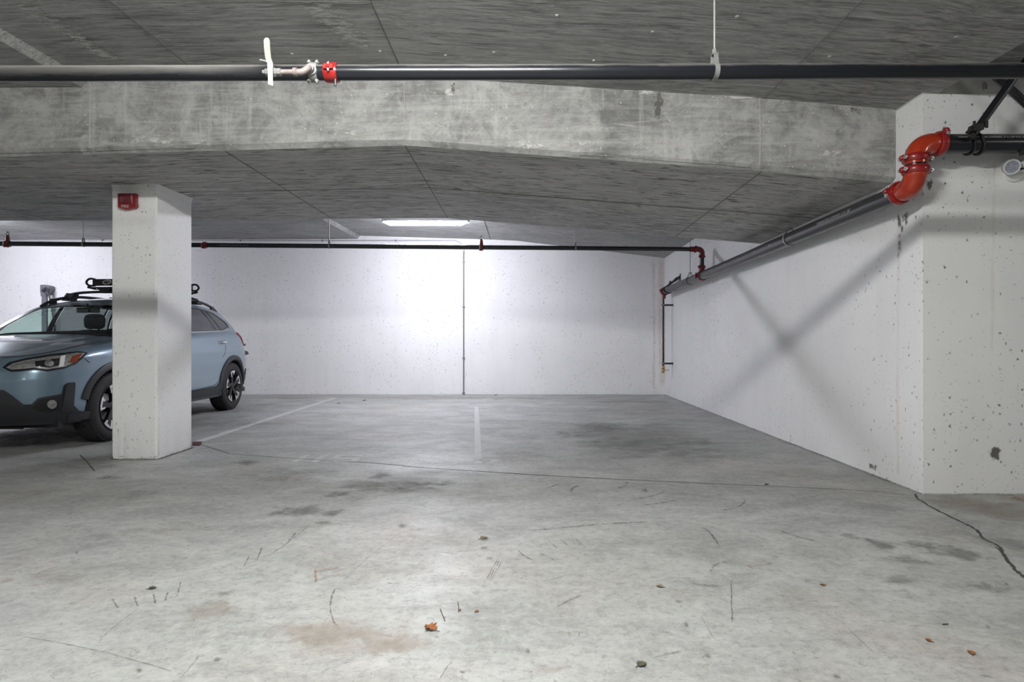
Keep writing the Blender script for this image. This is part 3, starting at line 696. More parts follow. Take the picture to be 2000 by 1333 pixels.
streak([P(793, 215, Y_BEAM0), P(880, 257, Y_BEAM0)], 0.006, 'chalk_line', 'pale_stain_and_light', beam, up=(0, -1, 0))
streak([P(880, 257, Y_BEAM0), P(880, 222, Y_BEAM0)], 0.006, 'chalk_line', 'pale_stain_and_light', beam, up=(0, -1, 0))
for px, py in ((1565, 327), (730, 205), (860, 238), (1015, 190), (805, 215), (1300, 165), (1470, 225), (1110, 180), (940, 210)):
    c = P(px, py, Y_BEAM0); MB().lathe(c - V((0, -0.004, 0)), (0, -1, 0), [(0.012, 0.004), (0.013, 0.006), (0.010, 0.0065), (0.0, 0.0055)], 16).build('tie_hole_plug', 'beam_concrete', beam)
# little lumps of cement on the front slab
for px, py in ((570, 105), (742, 100), (870, 108), (1088, 30), (1275, 62), (965, 102), (1868, 72), (1440, 32), (1160, 118), (1620, 110)):
    c = ceil_pt(px, py); MB().ball(c, 0.012, 8, 0.5).build('cement_lump', 'seam_light', ceiling)

# ------------------------------------------------------------------ ceiling lights
for i, (x, y, L, st, col, label) in enumerate(FIXTURES):
    zc = zr if x > X_STEP else slab_z(x, y); z0 = 2.80 if i != 1 else 2.795
    z0 = min(z0, zc - 0.055)
    t = thing('ceiling_light', label, 'ceiling light', (x, y, z0), 'tube lights along the ceiling')
    h = MB(); h.box((x - L / 2 + 0.02, y - 0.045, z0 + 0.012), (x + L / 2 - 0.02, y + 0.045, zc + 0.02)); h.build('housing', 'fixture_grey', t)
    m = lit('tube_glow_%d' % i, col, st)
    d = MB(); rows = []
    for k in range(15):
        u = -1 + 2 * k / 14; xx = x + u * (L / 2 - 0.02)
        e = 1 - max(0, (abs(u) - 0.9) / 0.1) ** 2 * 0.75
        rows.append([(xx, y + 0.044 * math.cos(a) * e, z0 + 0.012 - 0.058 * math.sin(a) * e) for a in [math.pi * q / 10 for q in range(11)]])
    d.quad_grid(rows); d.face(rows[0]); d.face(rows[-1]); d.build('diffuser', m.name if m.name in M else 'tube_glow_%d' % i, t)
    for sx in (-1, 1):
        MB().box((x + sx * (L / 2 - 0.01) - 0.014, y - 0.05, z0 - 0.004), (x + sx * (L / 2 - 0.01) + 0.014, y + 0.05, z0 + 0.045)).build('end_cap', 'fixture_grey', t)
    for sx in (-0.35, 0.35):
        MB().box((x + sx * L - 0.012, y - 0.052, z0 + 0.002), (x + sx * L + 0.012, y + 0.052, z0 + 0.03)).build('clip', 'zinc', t)

# ------------------------------------------------------------------ pipework helpers
def coupling(c, axis, r, pad, parent, mat='red_coupling', wd=0.046, boltmat='zinc', seg=28):
    """grooved two-piece coupling: housing with bolt pads, bolts with nuts"""
    c = V(c); x, y, z = frame(axis); pad = V(pad); pad = (pad - z * pad.dot(z)).normalized(); q = z.cross(pad)
    t = r * 0.30
    b = MB().lathe(c, axis, [(r, -wd / 2), (r + t * 0.7, -wd / 2), (r + t, -wd * 0.3), (r + t * 1.1, 0), (r + t, wd * 0.3), (r + t * 0.7, wd / 2), (r, wd / 2)], seg)
    for s in (-1, 1):
        b.obox(c + pad * s * (r + t * 1.15), pad, z, q, t * 2.0, wd * 0.72, r * 0.55)
        b.ball(c + pad * s * (r + t * 2.0), r * 0.27, 10)
    o = b.build('coupling', mat, parent)
    for s in (-1, 1):
        p = c + pad * s * (r + t * 1.75)
        k = MB().cyl(p - q * r * 0.62, p + q * r * 0.62, r * 0.11, 8)
        k.tube([p + q * r * 0.30, p + q * r * 0.44], r * 0.2, 6); k.tube([p - q * r * 0.44, p - q * r * 0.30], r * 0.2, 6)
        k.build('bolt', boltmat, o)
    return o
def arc(c, a, b_, R, n=12):
    """points from c + a*R turning to c + b_*R"""
    a, b_, c = V(a).normalized(), V(b_).normalized(), V(c)
    return [c + (a * math.cos(t) + b_ * math.sin(t)) * R for t in [math.pi / 2 * k / n for k in range(n + 1)]]
def ring(c, axis, R, r, parent, name, mat, stretch=0.0, seg=28, a0=0.0, a1=2 * math.pi):
    x, y, z = frame(axis)
    n = seg; pts = [V(c) + (x * math.cos(a) + y * math.sin(a)) * R for a in [a0 + (a1 - a0) * k / n for k in range(n + 1)]]
    return MB().tube(pts, r, 8).build(name, mat, parent)
def wrap_text(txt, size, a, b_, r, ang, parent, flip=1):
    """lettering curved round a pipe that runs from a to b_; ang = angle of the baseline measured from -y (towards the viewer) up"""
    a, b_ = V(a), V(b_); d = (b_ - a).normalized()
    side = V((0, 0, 1)).cross(d).normalized() * flip
    upv = d.cross(side) * 1.0
    if upv.z < 0: upv = -upv
    def bend(x, y, z):
        t = ang + y / r
        return a + d * x + (side * math.cos(t) + upv * math.sin(t)) * (r + 0.0006 + z)
    return text_mesh(txt, size, a, (1, 0, 0), (0, 0, 1), 'stencil_lettering', 'lettering', parent, 0.0003, bend)

# ------------------------------------------------------------------ front sprinkler pipe
RP, YP = 0.0335, 2.649
def fz(px): return EYE + (CY - lerp(144.0, 138.5, px / 2000.0)) / F * YP
fa, fb = V((-13.95, YP, fz(0) - 0.040)), V((8.95, YP, fz(2000) + 0.030))
def fp(px): x = (px - CX) / F * YP; return V((x, YP, fz(px)))
t = thing('sprinkler_pipe', 'long black steel pipe crossing the top of the view below the ceiling', 'pipe', fp(1000) - V((0, 0, RP)))
MB().tube([fa, fp(0), fp(500), fp(1000), fp(1500), fp(2000), fb], RP, 28).build('pipe', 'front_pipe_paint', t)
c = fp(648)
o = coupling(c, (1, 0, 0), RP, (0, -1, 0.10), t, 'red_coupling', 0.058, 'zinc', 30)
MB().cyl(c + V((0.022, -0.02, -RP - 0.004)), c + V((0.022, -0.02, -RP - 0.034)), 0.006, 8).build('bolt', 'dark_steel', o)
# threaded outlet, elbow and ball valve with lever and paper tag
c = fp(613)
o = MB().lathe(c, (1, 0.12, 0), [(RP, -0.018), (RP + 0.007, -0.017), (RP + 0.010, 0), (RP + 0.007, 0.017), (RP, 0.018)], 28)
for dz in (1, -1):
    for dx in (-0.014, 0.014): o.tube([c + V((dx, -0.010, dz * (RP - 0.012))), c + V((dx * 1.3, -0.012, dz * (RP + 0.018)))], 0.0055, 10); o.tube([c + V((dx * 1.2, -0.012, dz * (RP + 0.004))), c + V((dx * 1.25, -0.012, dz * (RP + 0.012)))], 0.0095, 6)
o.lathe(c + V((0, -RP + 0.004, -0.004)), (0, -1, 0), [(0.026, 0), (0.024, 0.012), (0.019, 0.013), (0.018, 0.03), (0.012, 0.03)], 20)
o = o.build('outlet_clamp', 'galvanised', t)
pz = c.z - 0.036
e0 = c + V((0, -RP - 0.022, -0.006))
path = [e0, e0 + V((0, -0.018, -0.006)), e0 + V((-0.010, -0.028, -0.022)), e0 + V((-0.028, -0.030, pz - e0.z)), e0 + V((-0.060, -0.030, pz - e0.z))]
path = catmull(path, 5)
MB().tube(path, 0.014, 14).build('elbow', 'primer', o)
q = path[-1]
MB().tube([q + V((0.018, 0, 0)), q + V((0.002, 0, 0))], 0.0185, 14).build('elbow_band', 'primer', o)
MB().tube([q, q - V((0.055, 0, 0))], 0.0115, 14).build('nipple', 'primer', o)
vb = q - V((0.088, 0, 0))
b = MB().lathe(vb, (-1, 0, 0), [(0.0, -0.036), (0.017, -0.036), (0.017, -0.020), (0.013, -0.018), (0.020, -0.008), (0.021, 0.004), (0.016, 0.014), (0.017, 0.016), (0.017, 0.030), (0.009, 0.034), (0.009, 0.044), (0.0, 0.045)], 8)
val = b.build('valve', 'galvanised', o, smooth_deg=25)
MB().cyl(vb + V((0, -0.012, 0)), vb + V((0, -0.034, 0)), 0.008, 10).build('stem', 'galvanised', val)
b = MB(); lv = []
for k, (dx, dy, dz, wd) in enumerate(((0.006, -0.034, -0.012, 0.010), (0.004, -0.036, 0.020, 0.012), (-0.004, -0.038, 0.045, 0.012), (-0.0075, -0.040, 0.085, 0.0125), (-0.009, -0.040, 0.118, 0.0125), (-0.009, -0.040, 0.128, 0.006))):
    p = vb + V((dx, dy, dz)); lv.append([p + V((-wd, -0.003, 0)), p + V((wd, -0.003, 0)), p + V((wd, 0.003, 0)), p + V((-wd, 0.003, 0))])
b.quad_grid(lv, True); b.face(lv[0]); b.face(lv[-1])
b.build('lever', 'cream', val)
b = MB(); b.prism([vb + V(p) for p in ((-0.006, -0.043, 0.024), (0.016, -0.043, 0.022), (0.020, -0.046, -0.080), (0.000, -0.046, -0.073))], (0, -1, 0), 0.0008); b.build('paper_tag', 'paper', val)
MB().tube([vb + V(p) for p in ((-0.035, -0.05, 0.030), (-0.015, -0.046, 0.028), (0.0, -0.044, 0.018), (0.012, -0.042, 0.012))], 0.0022, 6).build('tag_wire', 'paper', val)

def strap_hanger(name, label, c, axis, r, ztop, group=None, mat='galvanised', rod_r=0.005, wd=0.022):
    """threaded rod with a band that loops under the pipe"""
    c = V(c); x = V(axis).normalized()
    t = thing(name, label, 'pipe hanger', c - V((0, 0, r)), group)
    side = V((0, 0, 1)).cross(x).normalized()
    prof = []
    for k in range(25):
        a = -math.pi * 0.5 + math.pi * (k / 24 * 2 - 1) * 0.80
        prof.append(side * math.cos(a) * (r + 0.002) + V((0, 0, 1)) * math.sin(a) * (r + 0.002))
    tz = r + 0.045
    pts = [side * 0.014 + V((0, 0, tz))] + prof[::-1] + [side * -0.014 + V((0, 0, tz))]
    b = MB(); rows = []
    for p in pts:
        n = V((p.x, p.y, p.z)).normalized() * 0.0025
        rows.append([c + p - x * wd / 2, c + p + x * wd / 2, c + p + n + x * wd / 2, c + p + n - x * wd / 2])
    b.quad_grid(rows, True); b.face(rows[0]); b.face(rows[-1]); b.build('strap', mat, t)
    k = MB(); k.obox(c + V((0, 0, tz)), x, side, (0, 0, 1), wd, 0.034, 0.004); k.tube([c + V((0, 0, tz + 0.002)), c + V((0, 0, tz + 0.022))], 0.0095, 6); k.build('swivel_nut', mat, t)
    MB().cyl(c + V((0, 0, tz)), V((c.x, c.y, ztop + 0.01)), rod_r, 8).build('rod', mat, t)
    return t
c = fp(1395.5)
strap_hanger('pipe_hanger', 'pale steel hanger and rod holding the black pipe nearest the viewer', c, (1, 0.12, 0), RP, slab_z(c.x, YP), 'pipe hangers')

# ------------------------------------------------------------------ big main: horizontal run on the right, red elbows, run along the right wall
RM = 0.059
XV, YV, ZU, ZW = 2.472, 3.700, 2.243, 1.973
W0, W1 = V((XV, 3.81, ZW)), V((2.515, 10.46, 1.887))
t = thing('standpipe_main', 'thick black pipe with bright red double elbow running along the right wall', 'pipe', (XV, YV, ZW - RM))
hp = MB().tube([(XV + 0.09, YV, ZU), (3.4, YV, ZU), (8.95, YV, ZU)], RM, 32).build('pipe', 'main_pipe_paint', t)
wp = MB().tube([W0, lerp(W0, W1, 0.33), lerp(W0, W1, 0.66), W1], RM, 32).build('pipe', 'wall_pipe_paint', t)
RE = 0.100
up = arc((XV + RE, YV, ZU - RE), (-1, 0, 0), (0, 0, 1), RE, 14)
MB().tube([V((XV, YV, ZU - RE - 0.03))] + up + [V((XV + RE + 0.02, YV, ZU))], RM + 0.004, 32, radii=[RM + 0.003] + [RM + 0.006] * len(up) + [RM + 0.003]).build('elbow', 'red_fitting', t, smooth_deg=60)
dn = arc((XV, YV + RE, ZW + RE), (0, -1, 0), (0, 0, -1), RE, 14)
MB().tube([V((XV, YV, ZW + RE + 0.02))] + dn + [V((XV, YV + RE + 0.03, ZW))], RM + 0.004, 32, radii=[RM + 0.003] + [RM + 0.006] * len(dn) + [RM + 0.003]).build('elbow', 'red_fitting', t, smooth_deg=60)
MB().cyl((XV, YV, 2.06), (XV, YV, 2.16), RM - 0.002, 28).build('nipple', 'black_pipe', t)
coupling((XV, YV, 2.150), (0, 0, 1), RM, (1, 0.12, 0.0), t)
coupling((XV, YV, 2.076), (0, 0, 1), RM, (1, 0.12, 0.0), t)
coupling((XV + RE + 0.045, YV, ZU), (1, 0, 0), RM, (0, -0.75, 0.65), t)
coupling((XV, YV + RE + 0.055, ZW), (0, 1, 0), RM, (-0.98, 0, 0.10), t)
wrap_text('S-BAWA SABAWA STEEL COMPANY  4" X .120" E SL  DATE 09023', 0.017, V((2.70, YV, ZU)), V((6, YV, ZU)), RM, 0.34, t, -1)
wrap_text('SABAWA STEEL COMPANY  4" X .120"', 0.030, lerp(W0, W1, 0.155), W0, RM, -0.10, t, -1)
for k in (0.30, 0.36, 0.43, 0.50, 0.57):
    wrap_text('STEEL', 0.024, lerp(W0, W1, k), W0, RM, -0.15, t, -1)
# small bolt below the run and the brace clamp (two U-hooks)
MB().cyl((3.12, YV - 0.02, ZU - RM - 0.02), (3.12, YV - 0.02, ZU - RM + 0.01), 0.012, 8).build('drain_plug', 'dark_steel', t)
def wpt(d): k = (d - W0.y) / (W1.y - W0.y); return lerp(W0, W1, k)
# end cap tee at the far end
c = wpt(10.40)
e = MB().lathe(c, W1 - W0, [(0, 0.085), (RM + 0.004, 0.08), (RM + 0.010, 0.05), (RM + 0.006, -0.02), (RM + 0.016, -0.022), (RM + 0.016, -0.055), (RM, -0.056)], 28)
e.tube([c + V((0, 0.03, -0.04)), c + V((0, 0.03, -0.13))], 0.03, 16, radii=[0.035, 0.022])
for s in (-1, 1): e.obox(c + V((s * (RM + 0.02), -0.04, 0.01)), (1, 0, 0), (0, 1, 0), (0, 0, 1), 0.03, 0.035, 0.04)
e.build('end_fitting', 'dull_red', t)
# saddle tee where the branch line drops in
c = wpt(8.20)
e = MB().lathe(c, W1 - W0, [(RM, -0.05), (RM + 0.012, -0.045), (RM + 0.014, 0.0), (RM + 0.012, 0.045), (RM, 0.05)], 28)
e.tube([c + V((0, 0, RM - 0.01)), c + V((0, 0, RM + 0.07))], 0.04, 16)
for s in (-1, 1): e.obox(c + V((s * (RM + 0.022), 0, 0)), (1, 0, 0), (0, 1, 0), (0, 0, 1), 0.035, 0.05, 0.045)
e = e.build('saddle_tee', 'dull_red', t)
for s in (-1, 1): MB().cyl(c + V((s * (RM + 0.026), -0.012, -0.04)), c + V((s * (RM + 0.026), -0.012, 0.045)), 0.007, 8).build('bolt', 'dark_steel', e)

# loop hanger with rod and hook hanger on the wall run
def loop_hanger(label, d, ztop, drop=0.055):
    c = wpt(d); t = thing('pipe_hanger', label, 'pipe hanger', c - V((0, 0, RM)), 'pipe hangers')
    pts = []
    for k in range(29):
        a = -math.pi / 2 + math.pi * (k / 28 * 2 - 1) * 0.80
        pts.append(c + V((math.cos(a) * (RM + 0.006), 0, math.sin(a) * (RM + 0.006))))
    pts = [c + V((-0.012, 0, RM + drop))] + pts + [c + V((0.012, 0, RM + drop))]
    MB().tube(pts, 0.006, 8).build('loop', 'dull_zinc', t)
    MB().obox(c + V((0, 0, RM + drop)), (1, 0, 0), (0, 1, 0), (0, 0, 1), 0.04, 0.02, 0.006).build('top_plate', 'dull_zinc', t)
    MB().cyl(c + V((0, 0, RM + drop * 0.3)), V((c.x, c.y, ztop)), 0.005, 8).build('rod', 'dull_zinc', t)
loop_hanger('grey wire loop hanger on the wall pipe below the branch line', 8.78, slab_z(2.5, 8.78) + 0.01, 0.06)
loop_hanger('grey wire loop hanger on the wall pipe below the drop beam', 5.46, soffit_z(2.49, 5.46) + 0.01, 0.045)
# wall bracket end of the seismic brace at the far corner
t = thing('pipe_brace', 'short black diagonal brace clamped to the far end of the wall pipe', 'pipe brace', wpt(10.25))
a, b_ = wpt(10.30) + V((0, 0, RM + 0.004)), V((2.645, 9.93, 2.090))
MB().tube([a - (b_ - a) * 0.05, lerp(a, b_, 0.78)], 0.019, 12).build('brace_tube', 'black_pipe', t)
MB().tube([lerp(a, b_, 0.66), lerp(a, b_, 0.86)], 0.026, 10).build('swivel_sleeve', 'dark_steel', t)
m = lerp(a, b_, 0.93)
k = MB(); k.bar(lerp(a, b_, 0.84), b_, 0.022, 0.03); k.obox((2.664, 9.93, 2.085), (0, 1, 0), (1, 0, 0), (0, 0, 1), 0.05, 0.008, 0.12); k.build('wall_bracket', 'dark_steel', t)
MB().obox(lerp(a, b_, 0.45) + V((-0.03, 0, 0.01)), b_ - a, (0, 1, 0), (0, 0, 1), 0.05, 0.04, 0.035).build('clamp_block', 'dark_steel', t)
cc = wpt(10.18)
pts = [cc + V((math.cos(q) * (RM + 0.008), 0.10 * math.sin(q), math.sin(q) * (RM + 0.008))) for q in [2 * math.pi * k / 24 for k in range(25)]]
MB().tube(pts, 0.008, 8).build('u_bolt', 'dark_steel', t)

# drain drop at the far corner
c = wpt(10.40) + V((0, 0.03, 0)); dx = c.x - 0.015
t = thing('drain_pipe', 'thin black vertical drain pipe with brass end in the far corner', 'pipe', (dx, c.y, 0.44))
MB().cyl((dx, c.y, 1.80), (dx, c.y, 0.56), 0.017, 14).build('pipe', 'black_pipe', t)
for z in (1.645, 0.610):
    k = MB(); k.box((dx - 0.024, c.y - 0.018, z - 0.016), (2.676, c.y + 0.018, z + 0.016)); k = k.build('wall_bracket', 'black_pipe', t)
    MB().lathe((dx, c.y, z), (0, 0, 1), [(0.017, -0.010), (0.0255, -0.010), (0.0255, 0.010), (0.017, 0.010)], 14).build('clamp_band', 'galvanised', k)
b = MB().lathe((dx, c.y, 0.56), (0, 0, -1), [(0.017, -0.005), (0.020, 0.0), (0.020, 0.02), (0.028, 0.03), (0.028, 0.05), (0.022, 0.06), (0.026, 0.075), (0.026, 0.095), (0.018, 0.115), (0.0, 0.12)], 12)
v_ = b.build('end_valve', 'brass', t)
MB().cyl((dx + 0.01, c.y - 0.02, 0.495), (dx + 0.10, c.y - 0.02, 0.495), 0.006, 8).build('valve_handle', 'dull_zinc', v_)

# ------------------------------------------------------------------ branch line in front of the back wall
RB = 0.0305
def yb(x): return interp(x, [(-9.5, 7.45), (2.5, 8.20)])
def bp(px, py):
    d = 8.0
    for k in range(6): x = (px - CX) / F * d; d = yb(x)
    return P(px, py, d)
B = [V((-13.9, 7.35, 2.215)), bp(-300, 474.5), bp(15, 476.5), bp(163, 477.5), bp(400, 479), bp(643, 481), bp(940, 483.5), bp(1124, 485), bp(1350, 487)]
t = thing('branch_pipe', 'thin black sprinkler branch pipe along the back wall with red fittings', 'pipe', B[5] - V((0, 0, RB)))
MB().tube(B, RB, 20).build('pipe', 'black_pipe', t)
e1 = B[-1]; xr = wpt(8.20).x
rb = 0.055
pts = arc((xr - rb, e1.y, e1.z - rb), (0, 0, 1), (1, 0, 0), rb, 10)
MB().tube([e1 + V((-0.02, 0, 0))] + pts + [V((xr, e1.y, e1.z - rb - 0.03))], RB + 0.006, 16).build('elbow', 'dull_red', t, smooth_deg=60)
MB().tube([(xr, e1.y, e1.z - rb), lerp(V((xr, e1.y, e1.z - rb)), wpt(8.2), 0.5), (xr, wpt(8.2).y, wpt(8.2).z + RM)], RB, 16).build('riser', 'black_pipe', t)
coupling((xr - rb - 0.035, e1.y, e1.z), (1, 0, 0), RB, (0, -0.7, 0.7), t, 'dull_red', 0.04, 'dark_steel', 16)
coupling((xr, e1.y, e1.z - rb - 0.045), (0, 0, 1), RB, (-0.9, -0.4, 0), t, 'dull_red', 0.04, 'dark_steel', 16)
coupling((xr, wpt(8.2).y, wpt(8.2).z + RM + 0.065), (0, 0, 1), RB + 0.004, (-0.9, -0.4, 0), t, 'dull_red', 0.045, 'dark_steel', 16)
for px, tall in ((15, True), (400, False), (940, True)):
    i = [15, 163, 400, 643, 940].index(px); c = B[(2, 3, 4, 5, 6)[i]]
    b = MB().lathe(c, (1, 0.06, 0), [(RB, -0.03), (RB + 0.010, -0.026), (RB + 0.012, 0), (RB + 0.010, 0.026), (RB, 0.03)], 18)
    b.obox(c + V((-0.005, -0.02, -RB - 0.006)), (1, 0, 0), (0, 1, 0), (0, 0, 1), 0.04, 0.045, 0.022)
    b.obox(c + V((-0.018, -RB - 0.004, 0.0)), (1, 0, 0), (0, 1, 0), (0, 0, 1), 0.022, 0.022, 0.05)
    if tall: b.tube([c + V((0, 0, 0.02)), c + V((0, 0, 0.10))], 0.02, 12, radii=[0.026, 0.020])
    else: b.tube([c + V((0, -0.02, 0)), c + V((0, -0.055, 0))], 0.022, 12)
    ft = b.build('sprinkler_tee', 'dull_red', t)
    MB().cyl(c + V((-0.018, -RB - 0.017, -0.03)), c + V((-0.018, -RB - 0.017, 0.03)), 0.006, 8).build('bolt', 'zinc', ft)
    if tall:
        h = MB(); q = c + V((0, 0, 0.10))
        h.tube([q, q + V((0, 0, 0.015))], 0.012, 8)
        h.tube([q + V((-0.012, 0, 0.01)), q + V((-0.020, 0, 0.028)), q + V((0, 0, 0.052)), q + V((0.020, 0, 0.028)), q + V((0.012, 0, 0.01))], 0.004, 6)
        h.lathe(q + V((0, 0, 0.052)), (0, 0, 1), [(0, 0), (0.017, 0.001), (0.017, 0.004), (0, 0.005)], 12); h.build('sprinkler_head', 'dark_steel', ft)
for px, i, lab in ((163, 3, 'thin hanger rod on the branch pipe left of the pillar'), (643, 5, 'thin hanger rod on the branch pipe left of the glowing tube light'), (1124, 7, 'thin hanger rod on the branch pipe right of the glowing tube light')):
    c = B[i]; strap_hanger('pipe_hanger', lab, c, (1, 0.06, 0), RB, slab_z(c.x, c.y), 'pipe hangers', 'dull_zinc' if px != 643 else 'galvanised', 0.0045, 0.018)
wrap_text('U-PREMIUM SABAWA STEEL  2.5" X .110"  ASTM A135', 0.016, B[4] + V((0.20, 0.012, -0.001)), B[5], RB, -0.25, t, -1)

# conduit on the back wall
yc = Y_BACK - 0.014
pts = [V((P(-60, 473, yc).x, yc, P(0, 471.6, yc).z)), P(300, 470.5, yc), P(600, 470.2, yc), P(885, 470, yc)]
k = arc(V((P(885, 470, yc).x, yc, P(885, 470, yc).z)) - V((0, 0, 0.20)), (0, 0, 1), (1, 0, 0), 0.20, 10)
t = thing('conduit', 'thin grey conduit running along the top of the back wall', 'conduit', (P(885, 470, yc).x, yc, 2.6))
MB().tube(pts[:3] + k, 0.0115, 10).build('tube', 'conduit_grey', t)
for px in (470, 630, 773, 200):
    q = P(px, 470.3, yc); kk = MB(); kk.box((q.x - 0.012, yc - 0.014, q.z - 0.016), (q.x + 0.012, Y_BACK, q.z + 0.016)); kk.build('clip', 'conduit_dark', t)
q = k[-1]; x = P(905.5, 600, yc).x
t = thing('wall_conduit', 'straight grey conduit dropping down the middle of the back wall to the floor', 'conduit', (x, yc, 0.0))
MB().tube([q, V((x, yc, q.z - 0.10)), V((x, yc, 1.5)), V((x, yc, 0.01))], 0.011, 10).build('tube', 'conduit_dark', t)
for py in (512, 600, 700, 768):
    z = P(905, py, yc).z; kk = MB(); kk.box((x - 0.024, yc - 0.010, z - 0.010), (x + 0.024, Y_BACK, z + 0.010)); kk.build('clip', 'conduit_dark', t)

# cross braces above the run on the right
def brace(label, a, b_, r, clamp):
    t = thing('pipe_brace', label, 'pipe brace', a)
    MB().tube([a, b_], r, 16).build('brace_tube', 'black_pipe', t)
    d = (b_ - a).normalized()
    k = MB(); k.bar(b_ - d * 0.06, b_ + d * 0.02, 0.03, 0.06); k.obox(b_ + V((0, 0, 0.02)), (1, 0, 0), (0, 1, 0), (0, 0, 1), 0.10, 0.08, 0.012); k.build('ceiling_bracket', 'dark_steel', t)
    if clamp:
        c = a + d * 0.03
        k = MB(); k.obox(c + V((-0.012, -0.012, 0.004)), (1, 0, 0.15), (0, 1, 0), (0, 0, 1), 0.062, 0.05, 0.038); k.tube([c + V((-0.052, -0.015, 0.0)), c + V((-0.025, -0.015, 0.0))], 0.018, 6); k.bar(a - d * 0.035, a + d * 0.04, 0.036, 0.03); k.build('clamp_block', 'dark_steel', t)
        for s in (-0.03, 0.028):
            pc = V((c.x, YV, ZU)); pts = [pc + V((s + 0.035 - 0.020 * math.sin(q), math.cos(q) * (RM + 0.007), math.sin(q) * (RM + 0.007))) for q in [math.pi * (1 - 0.40 + 1.5 * k / 22) for k in range(23)]]
            pts = [c + V((s * 1.3 - 0.005, -0.03, 0.015))] + pts
            MB().tube(pts, 0.0065, 8).build('u_bolt', 'dark_steel', t)
            MB().cyl(c + V((s * 1.3, -0.034, 0.0)), c + V((s * 1.3, -0.034, 0.04)), 0.008, 8).build('bolt', 'dark_steel', t)
brace('black diagonal brace with U-bolts clamped on the thick pipe at the right', P(1901, 262, 3.62), P(2030, 84, 3.53), 0.0235, True)
brace('black diagonal brace falling to the right behind the clamped one', P(2085, 277, 3.74), P(1912, 119, 3.72), 0.0245, False)

# emergency light heads
t = thing('emergency_light', 'white round emergency light head on the wall below the thick pipe', 'emergency light', P(1978, 358, Y_FACE))
c = P(1978, 337, Y_FACE)
MB().lathe(c, (0, -1, 0), [(0.066, -0.005), (0.067, 0.006), (0.062, 0.018), (0.040, 0.026), (0.0, 0.028)], 32).build('base', 'white_plastic', t)
hc = P(1974, 326, Y_FACE - 0.075); ax = V((-0.20, -0.85, -0.30)).normalized()
h = MB().lathe(hc, ax, [(0.0, -0.045), (0.030, -0.042), (0.043, -0.02), (0.047, 0.012), (0.047, 0.020), (0.041, 0.020), (0.040, 0.014)], 28).build('lamp_head', 'white_plastic', t)
MB().lathe(hc, ax, [(0.040, 0.015), (0.0, 0.016)], 28).build('lens', 'lens_led', h)
fx, fy, _ = frame(ax)
for k in range(5):
    a = 2 * math.pi * k / 5 + 0.4; MB().ball(hc + ax * 0.016 + (fx * math.cos(a) + fy * math.sin(a)) * 0.023, 0.008, 10).build('led', 'chrome', h)
MB().lathe(hc + V((0, 0.004, 0.004)), ax, [(0.0475, -0.004), (0.0495, 0.0), (0.0495, 0.010), (0.0475, 0.012)], 28).build('rim_band', 'dull_zinc', h)
MB().tube([hc - ax * 0.02, hc - ax * 0.03 + V((0, 0.02, -0.02)), c + V((0, -0.01, 0))], 0.012, 10).build('swivel', 'white_plastic', t)
MB().tube([hc + V((0.04, 0, -0.008)), hc + V((0.065, -0.005, -0.016)), hc + V((0.10, 0.0, -0.004))], 0.006, 8).build('arm', 'dark_steel', t)
MB().lathe(hc + V((0.115, 0.02, 0.010)), V((0.2, -0.9, -0.2)), [(0, -0.04), (0.035, -0.035), (0.045, 0.02), (0.038, 0.022), (0.0, 0.018)], 24).build('lamp_head', 'white_plastic', t)

# fire strobe on the pillar
Yp = 4.991
def pp(px, py, dy=0.0): p = P(px, py, Yp); return V((p.x, Yp - dy, p.z))
t = thing('fire_strobe', 'red fire alarm strobe with white FIRE lettering on the pillar', 'fire alarm', pp(253, 412))
prof = [(236, 380), (270, 380), (270, 407), (266, 409.5), (253, 412), (240, 409.5), (236, 407)]
b = MB(); rows = []
for dy, s in ((0, 1.0), (0.035, 1.0), (0.044, 0.95)):
    rows.append([V((lerp(pp(253, 395).x, pp(*q).x, s), Yp - dy, lerp(pp(253, 395).z, pp(*q).z, s))) for q in prof])
b.quad_grid(rows, True); b.face(rows[-1]); b.build('housing', 'strobe_red', t, smooth_deg=20)
b = MB(); rows = []
for k in range(9):
    a = math.pi * k / 8; px = 253 - 14 * math.cos(a); rows.append([pp(px, 382, 0.046 + 0.016 * math.sin(a)), pp(px, 392, 0.046 + 0.020 * math.sin(a)), pp(px, 401, 0.046 + 0.006 * math.sin(a))])
b.quad_grid(rows); b.build('lens', 'strobe_lens', t)
text_mesh('FIRE', 0.036, pp(243.5, 408.3, 0.046), (1, 0, 0), (0, 0, 1), 'lettering', 'paper', t, 0.0008)

# post with a grey head and a white pipe on the back wall behind the car
xq = P(100, 600, Y_BACK).x
t = thing('charging_post', 'slim grey post with a dark head against the back wall behind the car', 'post', (xq, Y_BACK - 0.1, 0))
MB().box((xq - 0.075, Y_BACK - 0.13, 0), (xq + 0.015, Y_BACK - 0.03, 1.90)).build('column', 'charger_grey', t)
MB().box((xq - 0.085, Y_BACK - 0.14, 1.84), (xq + 0.005, Y_BACK - 0.04, 1.90)).build('collar', 'charger_grey', t)
b = MB(); b.prism([(xq - 0.085, Y_BACK - 0.15, z) if 0 else (xq + dx, Y_BACK - 0.15, z) for dx, z in ((-0.085, 1.90), (0.03, 1.90), (0.085, 1.99), (0.075, 2.03), (0.0, 2.055), (-0.085, 2.05))], (0, 1, 0), 0.13); b.build('head', 'charger_grey', t)
b = MB(); b.tube([(xq - 0.03, Y_BACK - 0.16, 1.94), (xq + 0.05, Y_BACK - 0.18, 1.98)], 0.028, 10); b.tube([(xq + 0.06, Y_BACK - 0.16, 1.98), (xq + 0.06, Y_BACK - 0.16, 1.86)], 0.032, 10); b.build('bracket', 'charger_dark', t)
